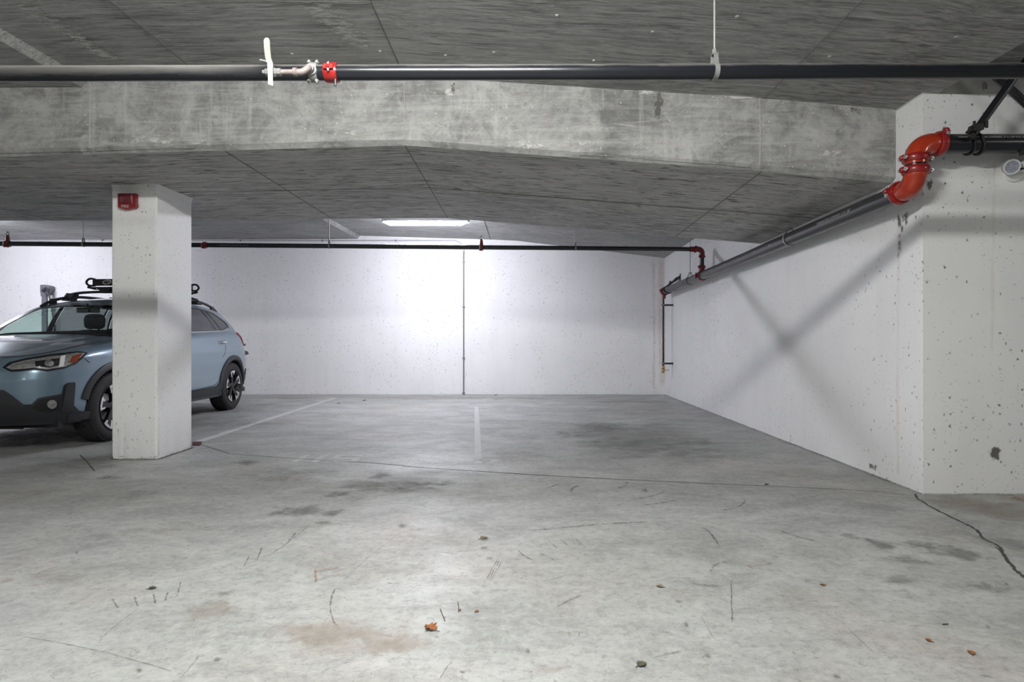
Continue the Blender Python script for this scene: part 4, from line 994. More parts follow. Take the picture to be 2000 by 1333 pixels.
MB().tube([(xq + 0.06, Y_BACK - 0.10, 1.86), (xq + 0.065, Y_BACK - 0.10, 0.9), (xq + 0.065, Y_BACK - 0.10, 0.05)], 0.034, 14).build('white_pipe', 'white_plastic', t)
MB().tube(catmull([(xq + 0.05, Y_BACK - 0.18, 1.97), (xq + 0.105, Y_BACK - 0.17, 1.8), (xq + 0.14, Y_BACK - 0.12, 1.4), (xq + 0.17, Y_BACK - 0.10, 1.0), (xq + 0.15, Y_BACK - 0.10, 0.6)], 6), 0.010, 8).build('cable', 'charger_dark', t)

# ------------------------------------------------------------------ leaves and twigs on the floor
def leaf(px, py, size, mat, label, rz, curl=0.5, name='dry_leaf'):
    c = G(px, py); b = MB(); rows = []
    out = [(0.0, 0.05), (0.12, 0.35), (0.25, 0.22), (0.38, 0.50), (0.52, 0.28), (0.66, 0.36), (0.82, 0.16), (1.0, 0.02)]
    for k, (a, wd) in enumerate(out):
        wob = 0.06 * math.sin(k * 2.1)
        r = []
        for j in range(5):
            s = j / 2 - 1
            x, y = (a - 0.5) * size, s * wd * size
            z = 0.003 + curl * size * (0.35 * abs(s) ** 1.5 * wd * 1.6 + 0.12 * math.sin(a * 5 + s + wob * 9) ** 2)
            r.append((c.x + x * math.cos(rz) - y * math.sin(rz), c.y + x * math.sin(rz) + y * math.cos(rz), z))
        rows.append(r)
    b.quad_grid(rows); b.quad_grid([[V(p) - V((0, 0, 0.0012)) for p in r] for r in rows], flip=True)
    o = b.build(name, mat, origin=(c.x, c.y, 0), recalc=False)
    s = V((c.x - 0.5 * size * math.cos(rz), c.y - 0.5 * size * math.sin(rz), 0.003)); e = s - V((math.cos(rz + 0.4), math.sin(rz + 0.4), 0)) * size * 0.35
    MB().tube([s, e], 0.0012, 5).build('leaf_stem', 'twig', o)
    return tag(o, label, 'leaf', 'dry leaves scattered on the floor')
leaf(840, 1229, 0.052, 'leaf_brown', 'largest orange-brown dry leaf, lying on the floor near the bottom centre', 2.4, 0.7)
leaf(932, 1196, 0.016, 'leaf_brown', 'tiny orange leaf scrap up and right of the largest orange-brown leaf', 0.6, 0.5)
leaf(898, 1193, 0.014, 'leaf_brown', 'tiny pale orange leaf scrap between two thin twigs', 1.6, 0.4)
leaf(946, 1053, 0.042, 'leaf_grey', 'greyish dry leaf above the short parallel scrape lines', 0.3, 0.6)
leaf(1254, 1300, 0.034, 'leaf_dark', 'dark brown crumpled leaf at the bottom edge right of centre', 0.5, 0.5)
leaf(1897, 1277, 0.026, 'leaf_brown', 'small tan leaf fragment in the lower right corner of the floor', 1.0, 0.5)
leaf(1288, 1147, 0.030, 'leaf_grey', 'narrow brown leaf sliver on the floor right of the parallel scrapes', 2.6, 0.3)
leaf(1606, 1144, 0.020, 'leaf_brown', 'little orange-brown leaf sliver right of the rusty V mark', 2.8, 0.3)
leaf(298, 1151, 0.030, 'leaf_dark', 'small dark green-grey leaf on the floor at the left', 0.2, 0.6)
leaf(1813, 1252, 0.022, 'leaf_brown', 'tiny reddish leaf scrap left of the tan fragment at lower right', 1.9, 0.3)
leaf(662, 789, 0.05, 'leaf_dark', 'dark leaf scrap on the far floor beside the left painted line', 0.3, 0.6)
leaf(712, 783, 0.06, 'leaf_dark', 'dark leaf scrap on the far floor close to the back wall', 0.8, 0.6)
leaf(969, 772.6, 0.05, 'leaf_dark', 'dark crumb at the foot of the back wall right of the conduit', 0.3, 0.8)
leaf(1498, 948, 0.03, 'leaf_dark', 'tiny black crumb lying on the long floor joint at the right', 0.3, 0.8)
def twig(pts, r, label):
    g = [G(*p) + V((0, 0, r + 0.0012)) for p in pts]
    o = MB().tube(catmull(g, 4) if len(g) > 2 else g, r, 6).build('twig', 'twig', origin=(g[0].x, g[0].y, 0)); return tag(o, label, 'twig', 'twigs on the floor')
twig([(860, 1191), (864, 1202), (869, 1215)], 0.0014, 'thin dark twig on the floor above the largest orange-brown leaf')
twig([(894, 1177), (896, 1186), (895, 1197)], 0.0014, 'short upright-looking twig beside the pale orange leaf scrap')
twig([(1841, 1222), (1852, 1221)], 0.0022, 'short reddish twig lying crosswise on the floor at the right')

# ------------------------------------------------------------------ the car (local: x = its left side, y = towards its tail from the front axle, z up)
CAR_O, CAR_R = V((-5.004, 5.906, 0)), math.atan2(0.0481, 0.9988)
car = thing('car', 'grey-blue crossover hatchback with black wheel arches parked behind the pillar', 'car', CAR_O)
car['_off'] = (0, 0, 0)
car.rotation_euler = (0, 0, CAR_R)
CARM = Matrix.Translation(CAR_O) @ Matrix.Rotation(CAR_R, 4, 'Z'); CARI = CARM.inverted()
WB, RW = 2.70, 0.345
PLAN = [(-0.930, 0), (-0.922, 0.25), (-0.885, 0.50), (-0.81, 0.68), (-0.67, 0.80), (-0.46, 0.866), (-0.2, 0.893), (0, 0.90), (0.4, 0.905), (1.0, 0.91), (1.7, 0.91), (2.3, 0.91), (2.7, 0.905), (3.0, 0.89), (3.25, 0.845), (3.42, 0.76), (3.52, 0.60), (3.57, 0.35), (3.59, 0)]
plan = catmull([(a, b_, 0) for a, b_ in PLAN], 14)
ZTOP = [(-0.93, 0.845), (-0.8, 0.868), (-0.6, 0.905), (-0.4, 0.935), (0, 0.985), (0.42, 1.03), (0.8, 1.065), (1.2, 1.095), (2.2, 1.13), (2.7, 1.15), (3.1, 1.15), (3.4, 1.12), (3.6, 1.10)]
ZBOT = [(-0.93, 0.275), (-0.6, 0.26), (0, 0.26), (2.7, 0.27), (3.6, 0.32)]
KZ = [(0.2, 0.93), (0.28, 0.962), (0.40, 0.985), (0.55, 0.984), (0.72, 0.997), (0.86, 1.0), (0.95, 0.985), (1.05, 0.96), (1.16, 0.935)]
NOSE = [(0.26, 0.12), (0.35, 0.05), (0.45, 0.01), (0.55, 0.0), (0.66, 0.0), (0.74, 0.015), (0.80, 0.04), (0.86, 0.085), (0.92, 0.13)]
TAIL = [(0.30, 0.14), (0.42, 0.03), (0.55, 0.0), (0.72, 0.0), (0.80, 0.03), (0.95, 0.09), (1.12, 0.15)]
def body_pt(i, t):
    s, u = plan[i].x, plan[i].y
    zt, zb = interp(s, ZTOP), interp(s, ZBOT)
    z = zb + (zt - zb) * t
    k = interp(z, KZ)
    inset = 0.05 * max(0, 1 - (zt - z) / 0.10) ** 2
    uu = max(0.0, u * k - inset * smooth(0.0, 0.5, u))
    ss = s + smooth(-0.25, -0.80, s) * interp(z, NOSE) - smooth(2.9, 3.4, s) * interp(z, TAIL)
    return V((uu, ss, z))
NT_ = 44
TT = [k / NT_ for k in range(NT_ + 1)]
GRID = [[body_pt(i, t) for t in TT] for i in range(len(plan))]
# uncut shell for projecting details
tv, tf = [], []
for i, r in enumerate(GRID): tv += r
n_ = NT_ + 1
for i in range(len(plan) - 1):
    for j in range(NT_): tf.append((i * n_ + j, (i + 1) * n_ + j, (i + 1) * n_ + j + 1, i * n_ + j + 1))
SHELL = BVHTree.FromPolygons(tv, tf)
def side_hit(s, z):
    h = SHELL.ray_cast(V((3, s, z)), V((-1, 0, 0)))
    return (h[0], h[1] if h[1].x > 0 else -h[1]) if h[0] else (None, None)
CAM_L = CARI @ V((0, 0, EYE))
def px_hit(px, py):
    d = (CARI.to_3x3() @ (P(px, py, 1.0) - V((0, 0, EYE)))).normalized()
    h = SHELL.ray_cast(CAM_L, d)
    if not h[0]: return None, None
    return h[0], (h[1] if h[1].dot(d) < 0 else -h[1])
def in_poly(p, poly):
    x, y = p; r = False
    for (x0, y0), (x1, y1) in zip(poly, poly[1:] + poly[:1]):
        if (y0 > y) != (y1 > y) and x < (x1 - x0) * (y - y0) / (y1 - y0) + x0: r = not r
    return r
def cdt(poly, step, extra=()):
    """triangulate a 2D polygon with inner points; returns points, triangles"""
    pts, edges = [], []
    for lp in [poly] + list(extra):
        o = len(pts); q = []
        for a, b_ in zip(lp, lp[1:] + lp[:1]):
            n = max(1, int(math.hypot(b_[0] - a[0], b_[1] - a[1]) / step))
            q += [(lerp(a[0], b_[0], k / n), lerp(a[1], b_[1], k / n)) for k in range(n)]
        pts += q; edges += [(o + k, o + (k + 1) % len(q)) for k in range(len(q))]
    xs = [p[0] for p in poly]; ys = [p[1] for p in poly]
    y = min(ys) + step / 2; row = 0
    while y < max(ys):
        x = min(xs) + (step / 2 if row % 2 else step * 0.9)
        while x < max(xs):
            if in_poly((x, y), poly): pts.append((x, y))
            x += step
        y += step; row += 1
    r = delaunay_2d_cdt([V(p) for p in pts], edges, [], 0, 1e-5)
    vs = [(p.x, p.y) for p in r[0]]
    return vs, [tuple(f) for f in r[2] if in_poly((sum(vs[i][0] for i in f) / len(f), sum(vs[i][1] for i in f) / len(f)), poly)]
def patch(poly, step, hit, off, thick, name, mat, parent=None, mirror=True, smooth_deg=40):
    """a panel lying on the car's skin: outline in the coordinates that hit() understands"""
    vs, fs = cdt(poly, step); b = MB(); idx = {}
    P3, N3 = [], []
    for v_ in vs:
        p, n = hit(*v_); P3.append(p); N3.append(n)
    fs = [f for f in fs if all(P3[i] is not None for i in f)]
    cnt = {}
    for f in fs:
        for a, c in zip(f, f[1:] + f[:1]):
            cnt[(a, c)] = cnt.get((a, c), 0) + 1
    bd = [(a, c) for (a, c) in cnt if (c, a) not in cnt]
    used = sorted({i for f in fs for i in f})
    first = None
    for sx in ((1, -1) if mirror else (1,)):
        b = MB(); o = 0; m = {i: o + k for k, i in enumerate(used)}
        for i in used: q = P3[i] + N3[i] * (off + thick); b.v.append(V((q.x * sx, q.y, q.z)))
        for f in fs: b.f.append(tuple(m[i] for i in f))
        for a, c in bd:
            qs = [P3[a] + N3[a] * (off - 0.012), P3[c] + N3[c] * (off - 0.012)]
            k = len(b.v); b.v += [V((q.x * sx, q.y, q.z)) for q in qs]; b.f.append((m[a], m[c], k + 1, k))
        pr_ = parent if parent is not None else car
        if isinstance(pr_, tuple): pr_ = pr_[0 if sx == 1 else 1]
        ob = b.build(name, mat, pr_, smooth_deg=smooth_deg)
        first = (first or ()) + (ob,)
    return first

# ---- painted lower shell, wheel openings cut out
RA = 0.392
def in_arch(p):
    for s0 in (0, WB):
        if math.hypot(p.y - s0, p.z - RW) < RA and p.x > 0.55: return s0
    return None
cells = []
for i in range(len(plan) - 1):
    for j in range(NT_):
        q = [(i, j), (i + 1, j), (i + 1, j + 1), (i, j + 1)]
        if not all(in_arch(GRID[a][c]) is not None for a, c in q): cells.append(q)
def cut(p):
    s0 = in_arch(p)
    if s0 is None: return p
    d = V((0, p.y - s0, p.z - RW)); d = d.normalized() * RA
    return V((p.x, s0 + d.y, RW + d.z))
b = MB(); ids = {}
for sx in (1, -1):
    for q in cells:
        f = []
        for a in q:
            k = (sx, a)
            if k not in ids:
                p = cut(GRID[a[0]][a[1]]); ids[k] = len(b.v); b.v.append(V((p.x * sx, p.y, p.z)))
            f.append(ids[k])
        b.f.append(tuple(f if sx == 1 else f[::-1]))
b.build('body_shell', 'car_paint', car, smooth_deg=50)

# ---- bonnet between the two upper edges
TOP = [r[-1] for r in GRID]
iB = max(i for i in range(len(plan)) if plan[i].x <= 0.43)
def bonnet_pt(i, v_, lift=0.0):
    e = TOP[i]; cr = 0.028 + 0.030 * smooth(-0.9, -0.2, e.y)
    a = abs(v_)
    z = e.z + cr * (1 - a ** 2.4) - 0.012 * math.exp(-((a - 0.62) / 0.05) ** 2) * smooth(-0.9, -0.3, e.y) * 0.5
    return V((e.x * v_, e.y - 0.09 * (1 - v_ * v_) * smooth(-0.1, 0.43, e.y), z + lift))
vs_ = [k / 24 - 1 for k in range(49)]
bon = MB().quad_grid([[bonnet_pt(i, v_) for v_ in vs_] for i in range(iB + 1)]).build('bonnet', 'car_paint', car, smooth_deg=50)
for sx in (-1, 1):
    pts = [bonnet_pt(i, sx * 0.90, 0.0012) for i in range(30, iB + 1)]
    MB().tube(pts, 0.0035, 6).build('bonnet_gap', 'matte_black', bon)
MB().tube([bonnet_pt(iB, v_, 0.004) for v_ in vs_], 0.012, 8).build('cowl', 'matte_black', car)

# ---- glasshouse
RAIL = catmull([(0.800, 0.42, 1.03), (0.715, 0.75, 1.245), (0.640, 1.08, 1.415), (0.612, 1.35, 1.475), (0.60, 1.75, 1.502), (0.59, 2.3, 1.495), (0.57, 2.8, 1.455), (0.55, 3.05, 1.405), (0.60, 3.25, 1.25), (0.64, 3.42, 1.12)], 10)
def at_s(curve, s):
    if s <= curve[0].y: return curve[0]
    for a, c in zip(curve, curve[1:]):
        if c.y >= s and c.y > a.y: return a.lerp(c, (s - a.y) / (c.y - a.y))
    return curve[-1]
BELT = [r[-1] for i, r in enumerate(GRID) if plan[i].x > 0.3]
def side_pt_(s, t, off=0.0):
    a, c = at_s(BELT, s), at_s(RAIL, s)
    p = a.lerp(c, t); p = V((p.x + 0.020 * math.sin(math.pi * t) * min(1, (c - a).length / 0.3) + off, s, p.z)); return p
def pick(vs, fs, regions):
    out = {k: [] for k, _ in regions}; out[None] = []
    for f in fs:
        c = (sum(vs[i][0] for i in f) / len(f), sum(vs[i][1] for i in f) / len(f))
        for k, pl in regions:
            if in_poly(c, pl): out[k].append(f); break
        else: out[None].append(f)
    return out
def surf(vs, fs, fn, name, mat, mirror, smooth_deg=45, parent=None):
    used = sorted({i for f in fs for i in f})
    for sx in ((1, -1) if mirror else (1,)):
        b = MB(); m = {i: k for k, i in enumerate(used)}
        for i in used: p = fn(*vs[i]); b.v.append(V((p.x * sx, p.y, p.z)))
        b.f += [tuple(m[i] for i in (f if sx == 1 else f[::-1])) for f in fs]
        b.build(name, mat, parent or car, smooth_deg=smooth_deg, recalc=False)
ysc = 0.4       # scale t to metres for the triangulation
W_F = [(0.66, 0.10), (1.00, 0.06), (1.40, 0.06), (1.42, 0.86), (1.15, 0.86), (0.98, 0.82), (0.78, 0.62)]
W_R = [(1.50, 0.06), (2.36, 0.06), (2.27, 0.86), (1.49, 0.86)]
W_Q1 = [(2.39, 0.06), (2.52, 0.08), (2.40, 0.85), (2.31, 0.86)]
W_Q2 = [(2.555, 0.10), (2.84, 0.24), (2.83, 0.44), (2.62, 0.80), (2.45, 0.85)]
TRIM = [(0.58, 0.03), (1.0, 0.02), (2.58, 0.03), (2.87, 0.18), (2.87, 0.46), (2.64, 0.84), (2.28, 0.90), (1.15, 0.91), (0.95, 0.87), (0.72, 0.62)]
sc = lambda pl: [(a, c * ysc) for a, c in pl]
vs, fs = cdt(sc([(0.43, 0), (1.0, 0), (2, 0), (3.40, 0), (3.40, 1), (2.0, 1), (1.0, 1), (0.43, 1)]), 0.045, [sc(W_F), sc(W_R), sc(W_Q1), sc(W_Q2), sc(TRIM)])
reg = pick(vs, fs, [('f', sc(W_F)), ('r', sc(W_R)), ('q', sc(W_Q1)), ('p', sc(W_Q2)), ('t', sc(TRIM))])
fn = lambda s, t: side_pt_(s, t / ysc)
surf(vs, reg[None], fn, 'side_frame', 'car_paint', True)
surf(vs, reg['t'], lambda s, t: side_pt_(s, t / ysc, 0.001), 'window_surround', 'black_trim', True)
surf(vs, reg['f'], lambda s, t: side_pt_(s, t / ysc, -0.004), 'front_door_glass', 'clear_glass', True)
surf(vs, reg['r'], lambda s, t: side_pt_(s, t / ysc, -0.004), 'rear_door_glass', 'privacy_glass', True)
surf(vs, reg['q'], lambda s, t: side_pt_(s, t / ysc, -0.004), 'door_quarter_glass', 'privacy_glass', True)
surf(vs, reg['p'], lambda s, t: side_pt_(s, t / ysc, -0.004), 'quarter_glass', 'privacy_glass', True)
for sx in (-1, 1):
    b = MB(); b.tube([V((p.x * sx, p.y, p.z)) for p in [side_pt_(lerp(0.58, 2.86, k / 30), lerp(0.02, 0.03, k / 30) + 0.14 * smooth(2.55, 2.86, lerp(0.58, 2.86, k / 30)), 0.004) for k in range(31)]], 0.006, 6); b.build('belt_moulding', 'chrome', car)
# windscreen and roof, rear window
iW = min(range(len(RAIL)), key=lambda i: abs(RAIL[i].y - 1.08)); iR = min(range(len(RAIL)), key=lambda i: abs(RAIL[i].y - 3.05))
def across(i, v_):
    e = RAIL[i]; k = i / (len(RAIL) - 1)
    f = 1 - smooth(0.42, 1.25, e.y)
    bulge = -0.10 * f + 0.07 * smooth(2.9, 3.2, e.y)
    crown = 0.012 + 0.045 * smooth(0.7, 1.6, e.y) * (1 - 0.6 * smooth(2.9, 3.4, e.y))
    q = 1 - v_ * v_
    return V((e.x * v_, e.y + bulge * q, e.z + crown * q))
def across_f(t, v_):
    i = min(len(RAIL) - 2, int(t)); return across(i, v_).lerp(across(i + 1, v_), t - i)
def screen(i0, i1, glass_box, trim_box, gname, gmat):
    s1, s2 = 0.04, 0.62
    R = lambda bx: [(lerp(i0, i1, c) * s1, a * s2) for a, c in bx]
    full = [(-1, 0), (-0.5, 0), (0, 0), (0.5, 0), (1, 0), (1, 1), (0.5, 1), (0, 1), (-0.5, 1), (-1, 1)]
    vs, fs = cdt(R(full), 0.045, [R(glass_box), R(trim_box)])
    reg = pick(vs, fs, [('g', R(glass_box)), ('t', R(trim_box))])
    fn = lambda t, v_: across_f(t / s1, v_ / s2)
    surf(vs, reg[None], fn, gname + '_frame', 'car_paint', False)
    surf(vs, reg['t'], fn, gname + '_seal', 'black_trim', False)
    surf(vs, reg['g'], fn, gname, gmat, False)
screen(0, iW, [(-0.91, 0.05), (0, 0.05), (0.91, 0.05), (0.90, 0.88), (0, 0.92), (-0.90, 0.88)], [(-0.945, 0.0), (0.945, 0.0), (0.935, 0.94), (0, 0.975), (-0.935, 0.94)], 'windscreen', 'clear_glass')
MB().quad_grid([[across(i, v_) for v_ in vs_] for i in range(iW, iR + 1)]).build('roof', 'car_paint', car, smooth_deg=50)
screen(iR, len(RAIL) - 1, [(-0.86, 0.12), (0.86, 0.12), (0.84, 0.86), (-0.84, 0.86)], [(-0.93, 0.05), (0.93, 0.05), (0.92, 0.93), (-0.92, 0.93)], 'rear_window', 'privacy_glass')
# roof spoiler
b = MB(); rows = []
for k in range(13):
    v_ = -1 + 2 * k / 12; e = across(iR, v_ * 0.98)
    rows.append([e + V((0, -0.12, 0.016)), e + V((0, 0.03, 0.010)), e + V((0, 0.13 - 0.03 * v_ * v_, -0.030)), e + V((0, 0.11 - 0.03 * v_ * v_, -0.055)), e + V((0, 0.0, -0.03))])
b.quad_grid(rows); b.face(rows[0]); b.face(rows[-1]); b.build('spoiler', 'car_paint', car)
MB().quad_grid([[r[2] + V((0, 0.002, 0.004)), r[3] + V((0, 0.004, -0.004))] for r in rows]).build('spoiler_lip', 'black_trim', car)
# tail deck closing the back between the side edges
iT = [i for i in range(len(plan)) if plan[i].x > 3.0]
MB().quad_grid([[V((TOP[i].x * v_, TOP[i].y, TOP[i].z + 0.01 * (1 - v_ * v_))) for v_ in (-1, -0.5, 0, 0.5, 1)] for i in iT]).build('tailgate_ledge', 'car_paint', car)

# ---- dark cladding
def arch_ring(s0, name, a_end=194):
    for sx in (1, -1):
        rows = []
        for k in range(61):
            a = math.radians(lerp(-14, a_end, k / 60)); r = []
            for rad, off in ((RA - 0.012, -0.03), (RA - 0.010, 0.012), (RA + 0.012, 0.024), (RA + 0.045, 0.020), (RA + 0.062, 0.012), (RA + 0.064, -0.004)):
                s, z = s0 + math.cos(a) * rad, RW + math.sin(a) * rad
                h, n = side_hit(s, max(z, 0.275))
                if h is None: h = V((0.86, s, z))
                r.append(V(((h.x + off) * sx, s, z)))
            rows.append(r)
        MB().quad_grid(rows).build(name, 'cladding', car, smooth_deg=35)
        # inner liner
        rows = [[V((sx * u, s0 + math.cos(a) * (RA - 0.002), RW + math.sin(a) * (RA - 0.002))) for u in (0.50, 0.86)] for a in [math.radians(lerp(-20, 200, k / 30)) for k in range(31)]]
        MB().quad_grid(rows).build('wheel_liner', 'matte_black', car)
arch_ring(0, 'wheel_arch_trim', 165); arch_ring(WB, 'wheel_arch_trim')
sill = [(RA + 0.03, 0.275), (WB - RA - 0.03, 0.275), (WB - RA - 0.045, 0.43), (WB - RA - 0.14, 0.385), (1.2, 0.365), (RA + 0.12, 0.37), (RA + 0.045, 0.42)]
patch(sill, 0.04, side_hit, 0.010, 0.004, 'sill_cladding', 'cladding')
for sx in (-1, 1):
    b = MB(); b.box((min(sx * 0.80, sx * 0.885), RA + 0.02, 0.235), (max(sx * 0.80, sx * 0.885), WB - RA - 0.02, 0.30)); b.build('sill_flange', 'cladding', car)
patch([(WB + RA + 0.03, 0.33), (3.25, 0.36), (3.40, 0.40), (3.40, 0.56), (3.30, 0.58), (WB + RA + 0.05, 0.46)], 0.04, side_hit, 0.008, 0.004, 'rear_bumper_cladding', 'cladding')
low = [(-125, 768), (-20, 764), (0, 762), (7.4, 762.7), (24.8, 774), (46.2, 791), (61, 790.4), (74.3, 778), (120.5, 769.8), (124.6, 753), (132, 748.3), (145.3, 747), (142.3, 792), (155.2, 804), (173, 802.8), (172, 817.6), (130.4, 823), (49.5, 828), (0, 831), (-125, 836)]
patch(low, 4.0, px_hit, 0.004, 0.006, 'front_bumper_cladding', 'cladding')
patch([(76, 781), (118, 773), (113, 797), (104, 804), (90, 806), (74, 803), (62, 796)], 3.0, px_hit, 0.012, 0.0, 'fog_lamp_pocket', 'matte_black')
patch([(128, 823), (131, 809.5), (173, 803.5), (172, 817.6)], 4.0, px_hit, 0.016, 0.004, 'bumper_corner_trim', 'cladding')
patch([(126.5, 753), (132, 749.5), (144, 748.5), (141, 792), (136, 803), (126, 806), (115, 803), (120, 792)], 3.0, px_hit, 0.016, 0.006, 'bumper_fin', 'cladding')
patch([(100 + 9 * math.cos(a), 789.6 + 8.5 * math.sin(a)) for a in [2 * math.pi * k / 18 for k in range(18)]], 2.0, px_hit, 0.016, 0.002, 'fog_lamp', 'lamp_silver')
patch([(100 + 11.5 * math.cos(a), 789.6 + 11 * math.sin(a)) for a in [2 * math.pi * k / 18 for k in range(18)]], 2.0, px_hit, 0.013, 0.002, 'fog_lamp_bezel', 'lamp_black')
patch([(-125, 712), (-30, 709), (-4, 710), (0, 722), (-10, 748), (-125, 754)], 4.0, px_hit, 0.004, 0.004, 'grille', 'matte_black')
for k in range(4):
    y0 = 718 + k * 9; patch([(-124, y0), (-8, y0 - 2), (-9, y0 + 1.5), (-124, y0 + 4)], 4.0, px_hit, 0.012, 0.003, 'grille_bar', 'chrome' if k == 1 else 'black_trim')

# black lip under the nose
rows = []
for sx in (1, -1):
    q = [i for i in range(len(plan)) if plan[i].x < -0.44]
    if sx == 1: q = q[::-1]
    else: q = q[1:]
    for i in q:
        r = []
        for j in (0, 2, 4, 6):
            p = GRID[i][j]; n = V((p.x, (p.y + 0.15) * 1.0, 0)).normalized()
            r.append(V((sx * (p.x + n.x * 0.009), p.y + n.y * 0.009, p.z - 0.012 * (j == 0))))
        rows.append(r)
MB().quad_grid(rows).build('front_lip', 'cladding', car)
# ---- headlights
hl = [(5, 718.6), (18, 708.7), (49.5, 701), (99, 693), (152, 687), (163.4, 688.4), (171, 690.5), (161.8, 699.6), (147, 712), (127, 720), (92.4, 726), (66, 722.7), (41.3, 726), (21.5, 726.9)]
h0 = patch(hl, 3.0, px_hit, 0.003, 0.003, 'headlight', 'lamp_black')
patch([(13, 719), (25, 711.5), (50, 705.5), (100, 697.5), (120, 695.5), (150, 690.5), (165, 691), (156, 699), (141, 709), (125, 717), (92, 722.5), (67, 719), (41, 722), (24, 723.3)], 3.0, px_hit, 0.007, 0.003, 'headlight_reflector', 'lamp_silver', h0)
patch([(68, 708), (116, 701.5), (113.5, 714.5), (95, 719), (69, 716.5)], 2.5, px_hit, 0.011, 0.003, 'projector_housing', 'lamp_black', h0)
patch([(95 + 9 * math.cos(a), 711 + 6 * math.sin(a)) for a in [2 * math.pi * k / 16 for k in range(16)]], 2.0, px_hit, 0.015, 0.003, 'projector_lens', 'chrome', h0)
patch([(118, 697.5), (127, 696.3), (122, 716.5), (113, 718.3)], 2.5, px_hit, 0.012, 0.003, 'daytime_light', 'white_plastic', h0)
patch([(30, 713.5), (66, 708.5), (64, 711), (30, 716)], 2.0, px_hit, 0.011, 0.002, 'light_bar', 'chrome', h0)
patch([(139.5, 697.5), (150, 694.5), (159, 692.3), (147, 707.5), (133.5, 709.8)], 2.5, px_hit, 0.012, 0.003, 'indicator', 'amber', h0)
# ---- tail lights, handles, small rear bits
tl = [(2.99, 1.13), (3.20, 1.135), (3.40, 1.11), (3.41, 0.92), (3.34, 0.915), (3.14, 1.02)]
patch(tl, 0.03, side_hit, 0.004, 0.012, 'tail_light', 'tail_red')
for sx in (-1, 1):
    for s, z in ((2.36, 0.985), (1.36, 0.97)):
        h, n = side_hit(s, z)
        b = MB(); b.tube([V((sx * (h.x - 0.01), s - 0.09, z)), V((sx * (h.x + 0.028), s - 0.06, z + 0.004)), V((sx * (h.x + 0.030), s + 0.05, z + 0.008)), V((sx * (h.x - 0.01), s + 0.09, z + 0.010))], 0.014, 10); b.build('door_handle', 'chrome', car)
def seam(pts, sx, r=0.0035):
    q = []
    for s, z in pts:
        h, n = side_hit(s, z)
        if h: q.append(V((sx * (h.x + 0.0005), h.y, h.z)))
    MB().tube(q, r, 6).build('panel_gap', 'matte_black', car)
for sx in (-1, 1):
    seam([(1.46, 1.08), (1.465, 0.9), (1.455, 0.7), (1.43, 0.5), (1.40, 0.40), (1.38, 0.37)], sx)
    seam([(2.43, 1.10), (2.445, 1.0), (2.44, 0.92), (2.40, 0.84), (2.34, 0.78)], sx)
    seam([(2.28, 0.52), (2.22, 0.44), (2.1, 0.40), (1.7, 0.38), (1.4, 0.375)], sx)
    seam([(0.48, 1.0), (0.47, 0.8), (0.46, 0.6), (0.47, 0.42), (0.6, 0.385), (1.0, 0.375), (1.38, 0.37)], sx)
    seam([(-0.36, 0.80), (-0.40, 0.83), (-0.44, 0.86)], sx)
patch([(0.60, 0.56), (1.2, 0.50), (2.0, 0.50), (2.22, 0.52), (2.0, 0.485), (1.2, 0.475)], 0.04, side_hit, 0.0, 0.006, 'door_crease', 'car_paint')
b = MB(); b.hexa([(-0.20, 3.56, 0.77), (0.70, 3.56, 0.77), (0.74, 3.63, 0.80), (-0.20, 3.66, 0.79)], [(-0.20, 3.54, 0.87), (0.66, 3.54, 0.87), (0.72, 3.62, 0.84), (-0.20, 3.65, 0.85)]); b.build('hitch_rack', 'cladding', car)
MB().box((-0.10, 3.40, 0.795), (0.10, 3.60, 0.835)).build('hitch_bar', 'cladding', car)
MB().box((-0.45, 3.44, 0.93), (0.70, 3.60, 0.965)).build('tailgate_garnish', 'black_trim', car)
# mirrors
for sx in (-1, 1):
    b = MB(); c = V((sx * 0.98, 0.70, 1.10)); b.lathe(c - V((0, 0.06, 0)), (0, 1, 0), [(0, -0.02), (0.05, -0.012), (0.085, 0.02), (0.095, 0.07), (0.092, 0.11), (0, 0.11)], 18)
    b.bar((sx * 0.84, 0.70, 1.06), (sx * 0.93, 0.70, 1.075), 0.05, 0.03)
    b.build('door_mirror', 'car_paint', car)
# wipers
for x0, x1 in ((-0.55, 0.05), (0.02, 0.60)):
    b = MB(); b.tube([across_f(0.6 + 0.9 * abs(v_ - x0) / 0.6 * 0.4, v_ / 0.80) + V((0, -0.012, 0.012)) for v_ in [lerp(x0, x1, k / 8) for k in range(9)]], 0.006, 6)
    b.build('wiper', 'matte_black', car)
# underbody
MB().box((-0.78, -0.62, 0.22), (0.78, 3.3, 0.34)).build('underbody', 'matte_black', car)
MB().tube([(-0.35, -0.7, 0.24), (0.5, -0.66, 0.235)], 0.02, 8).build('front_crossmember', 'dark_steel', car)
MB().tube([(0.2, 1.0, 0.2), (0.25, 3.0, 0.22)], 0.035, 10).build('exhaust', 'dark_steel', car)

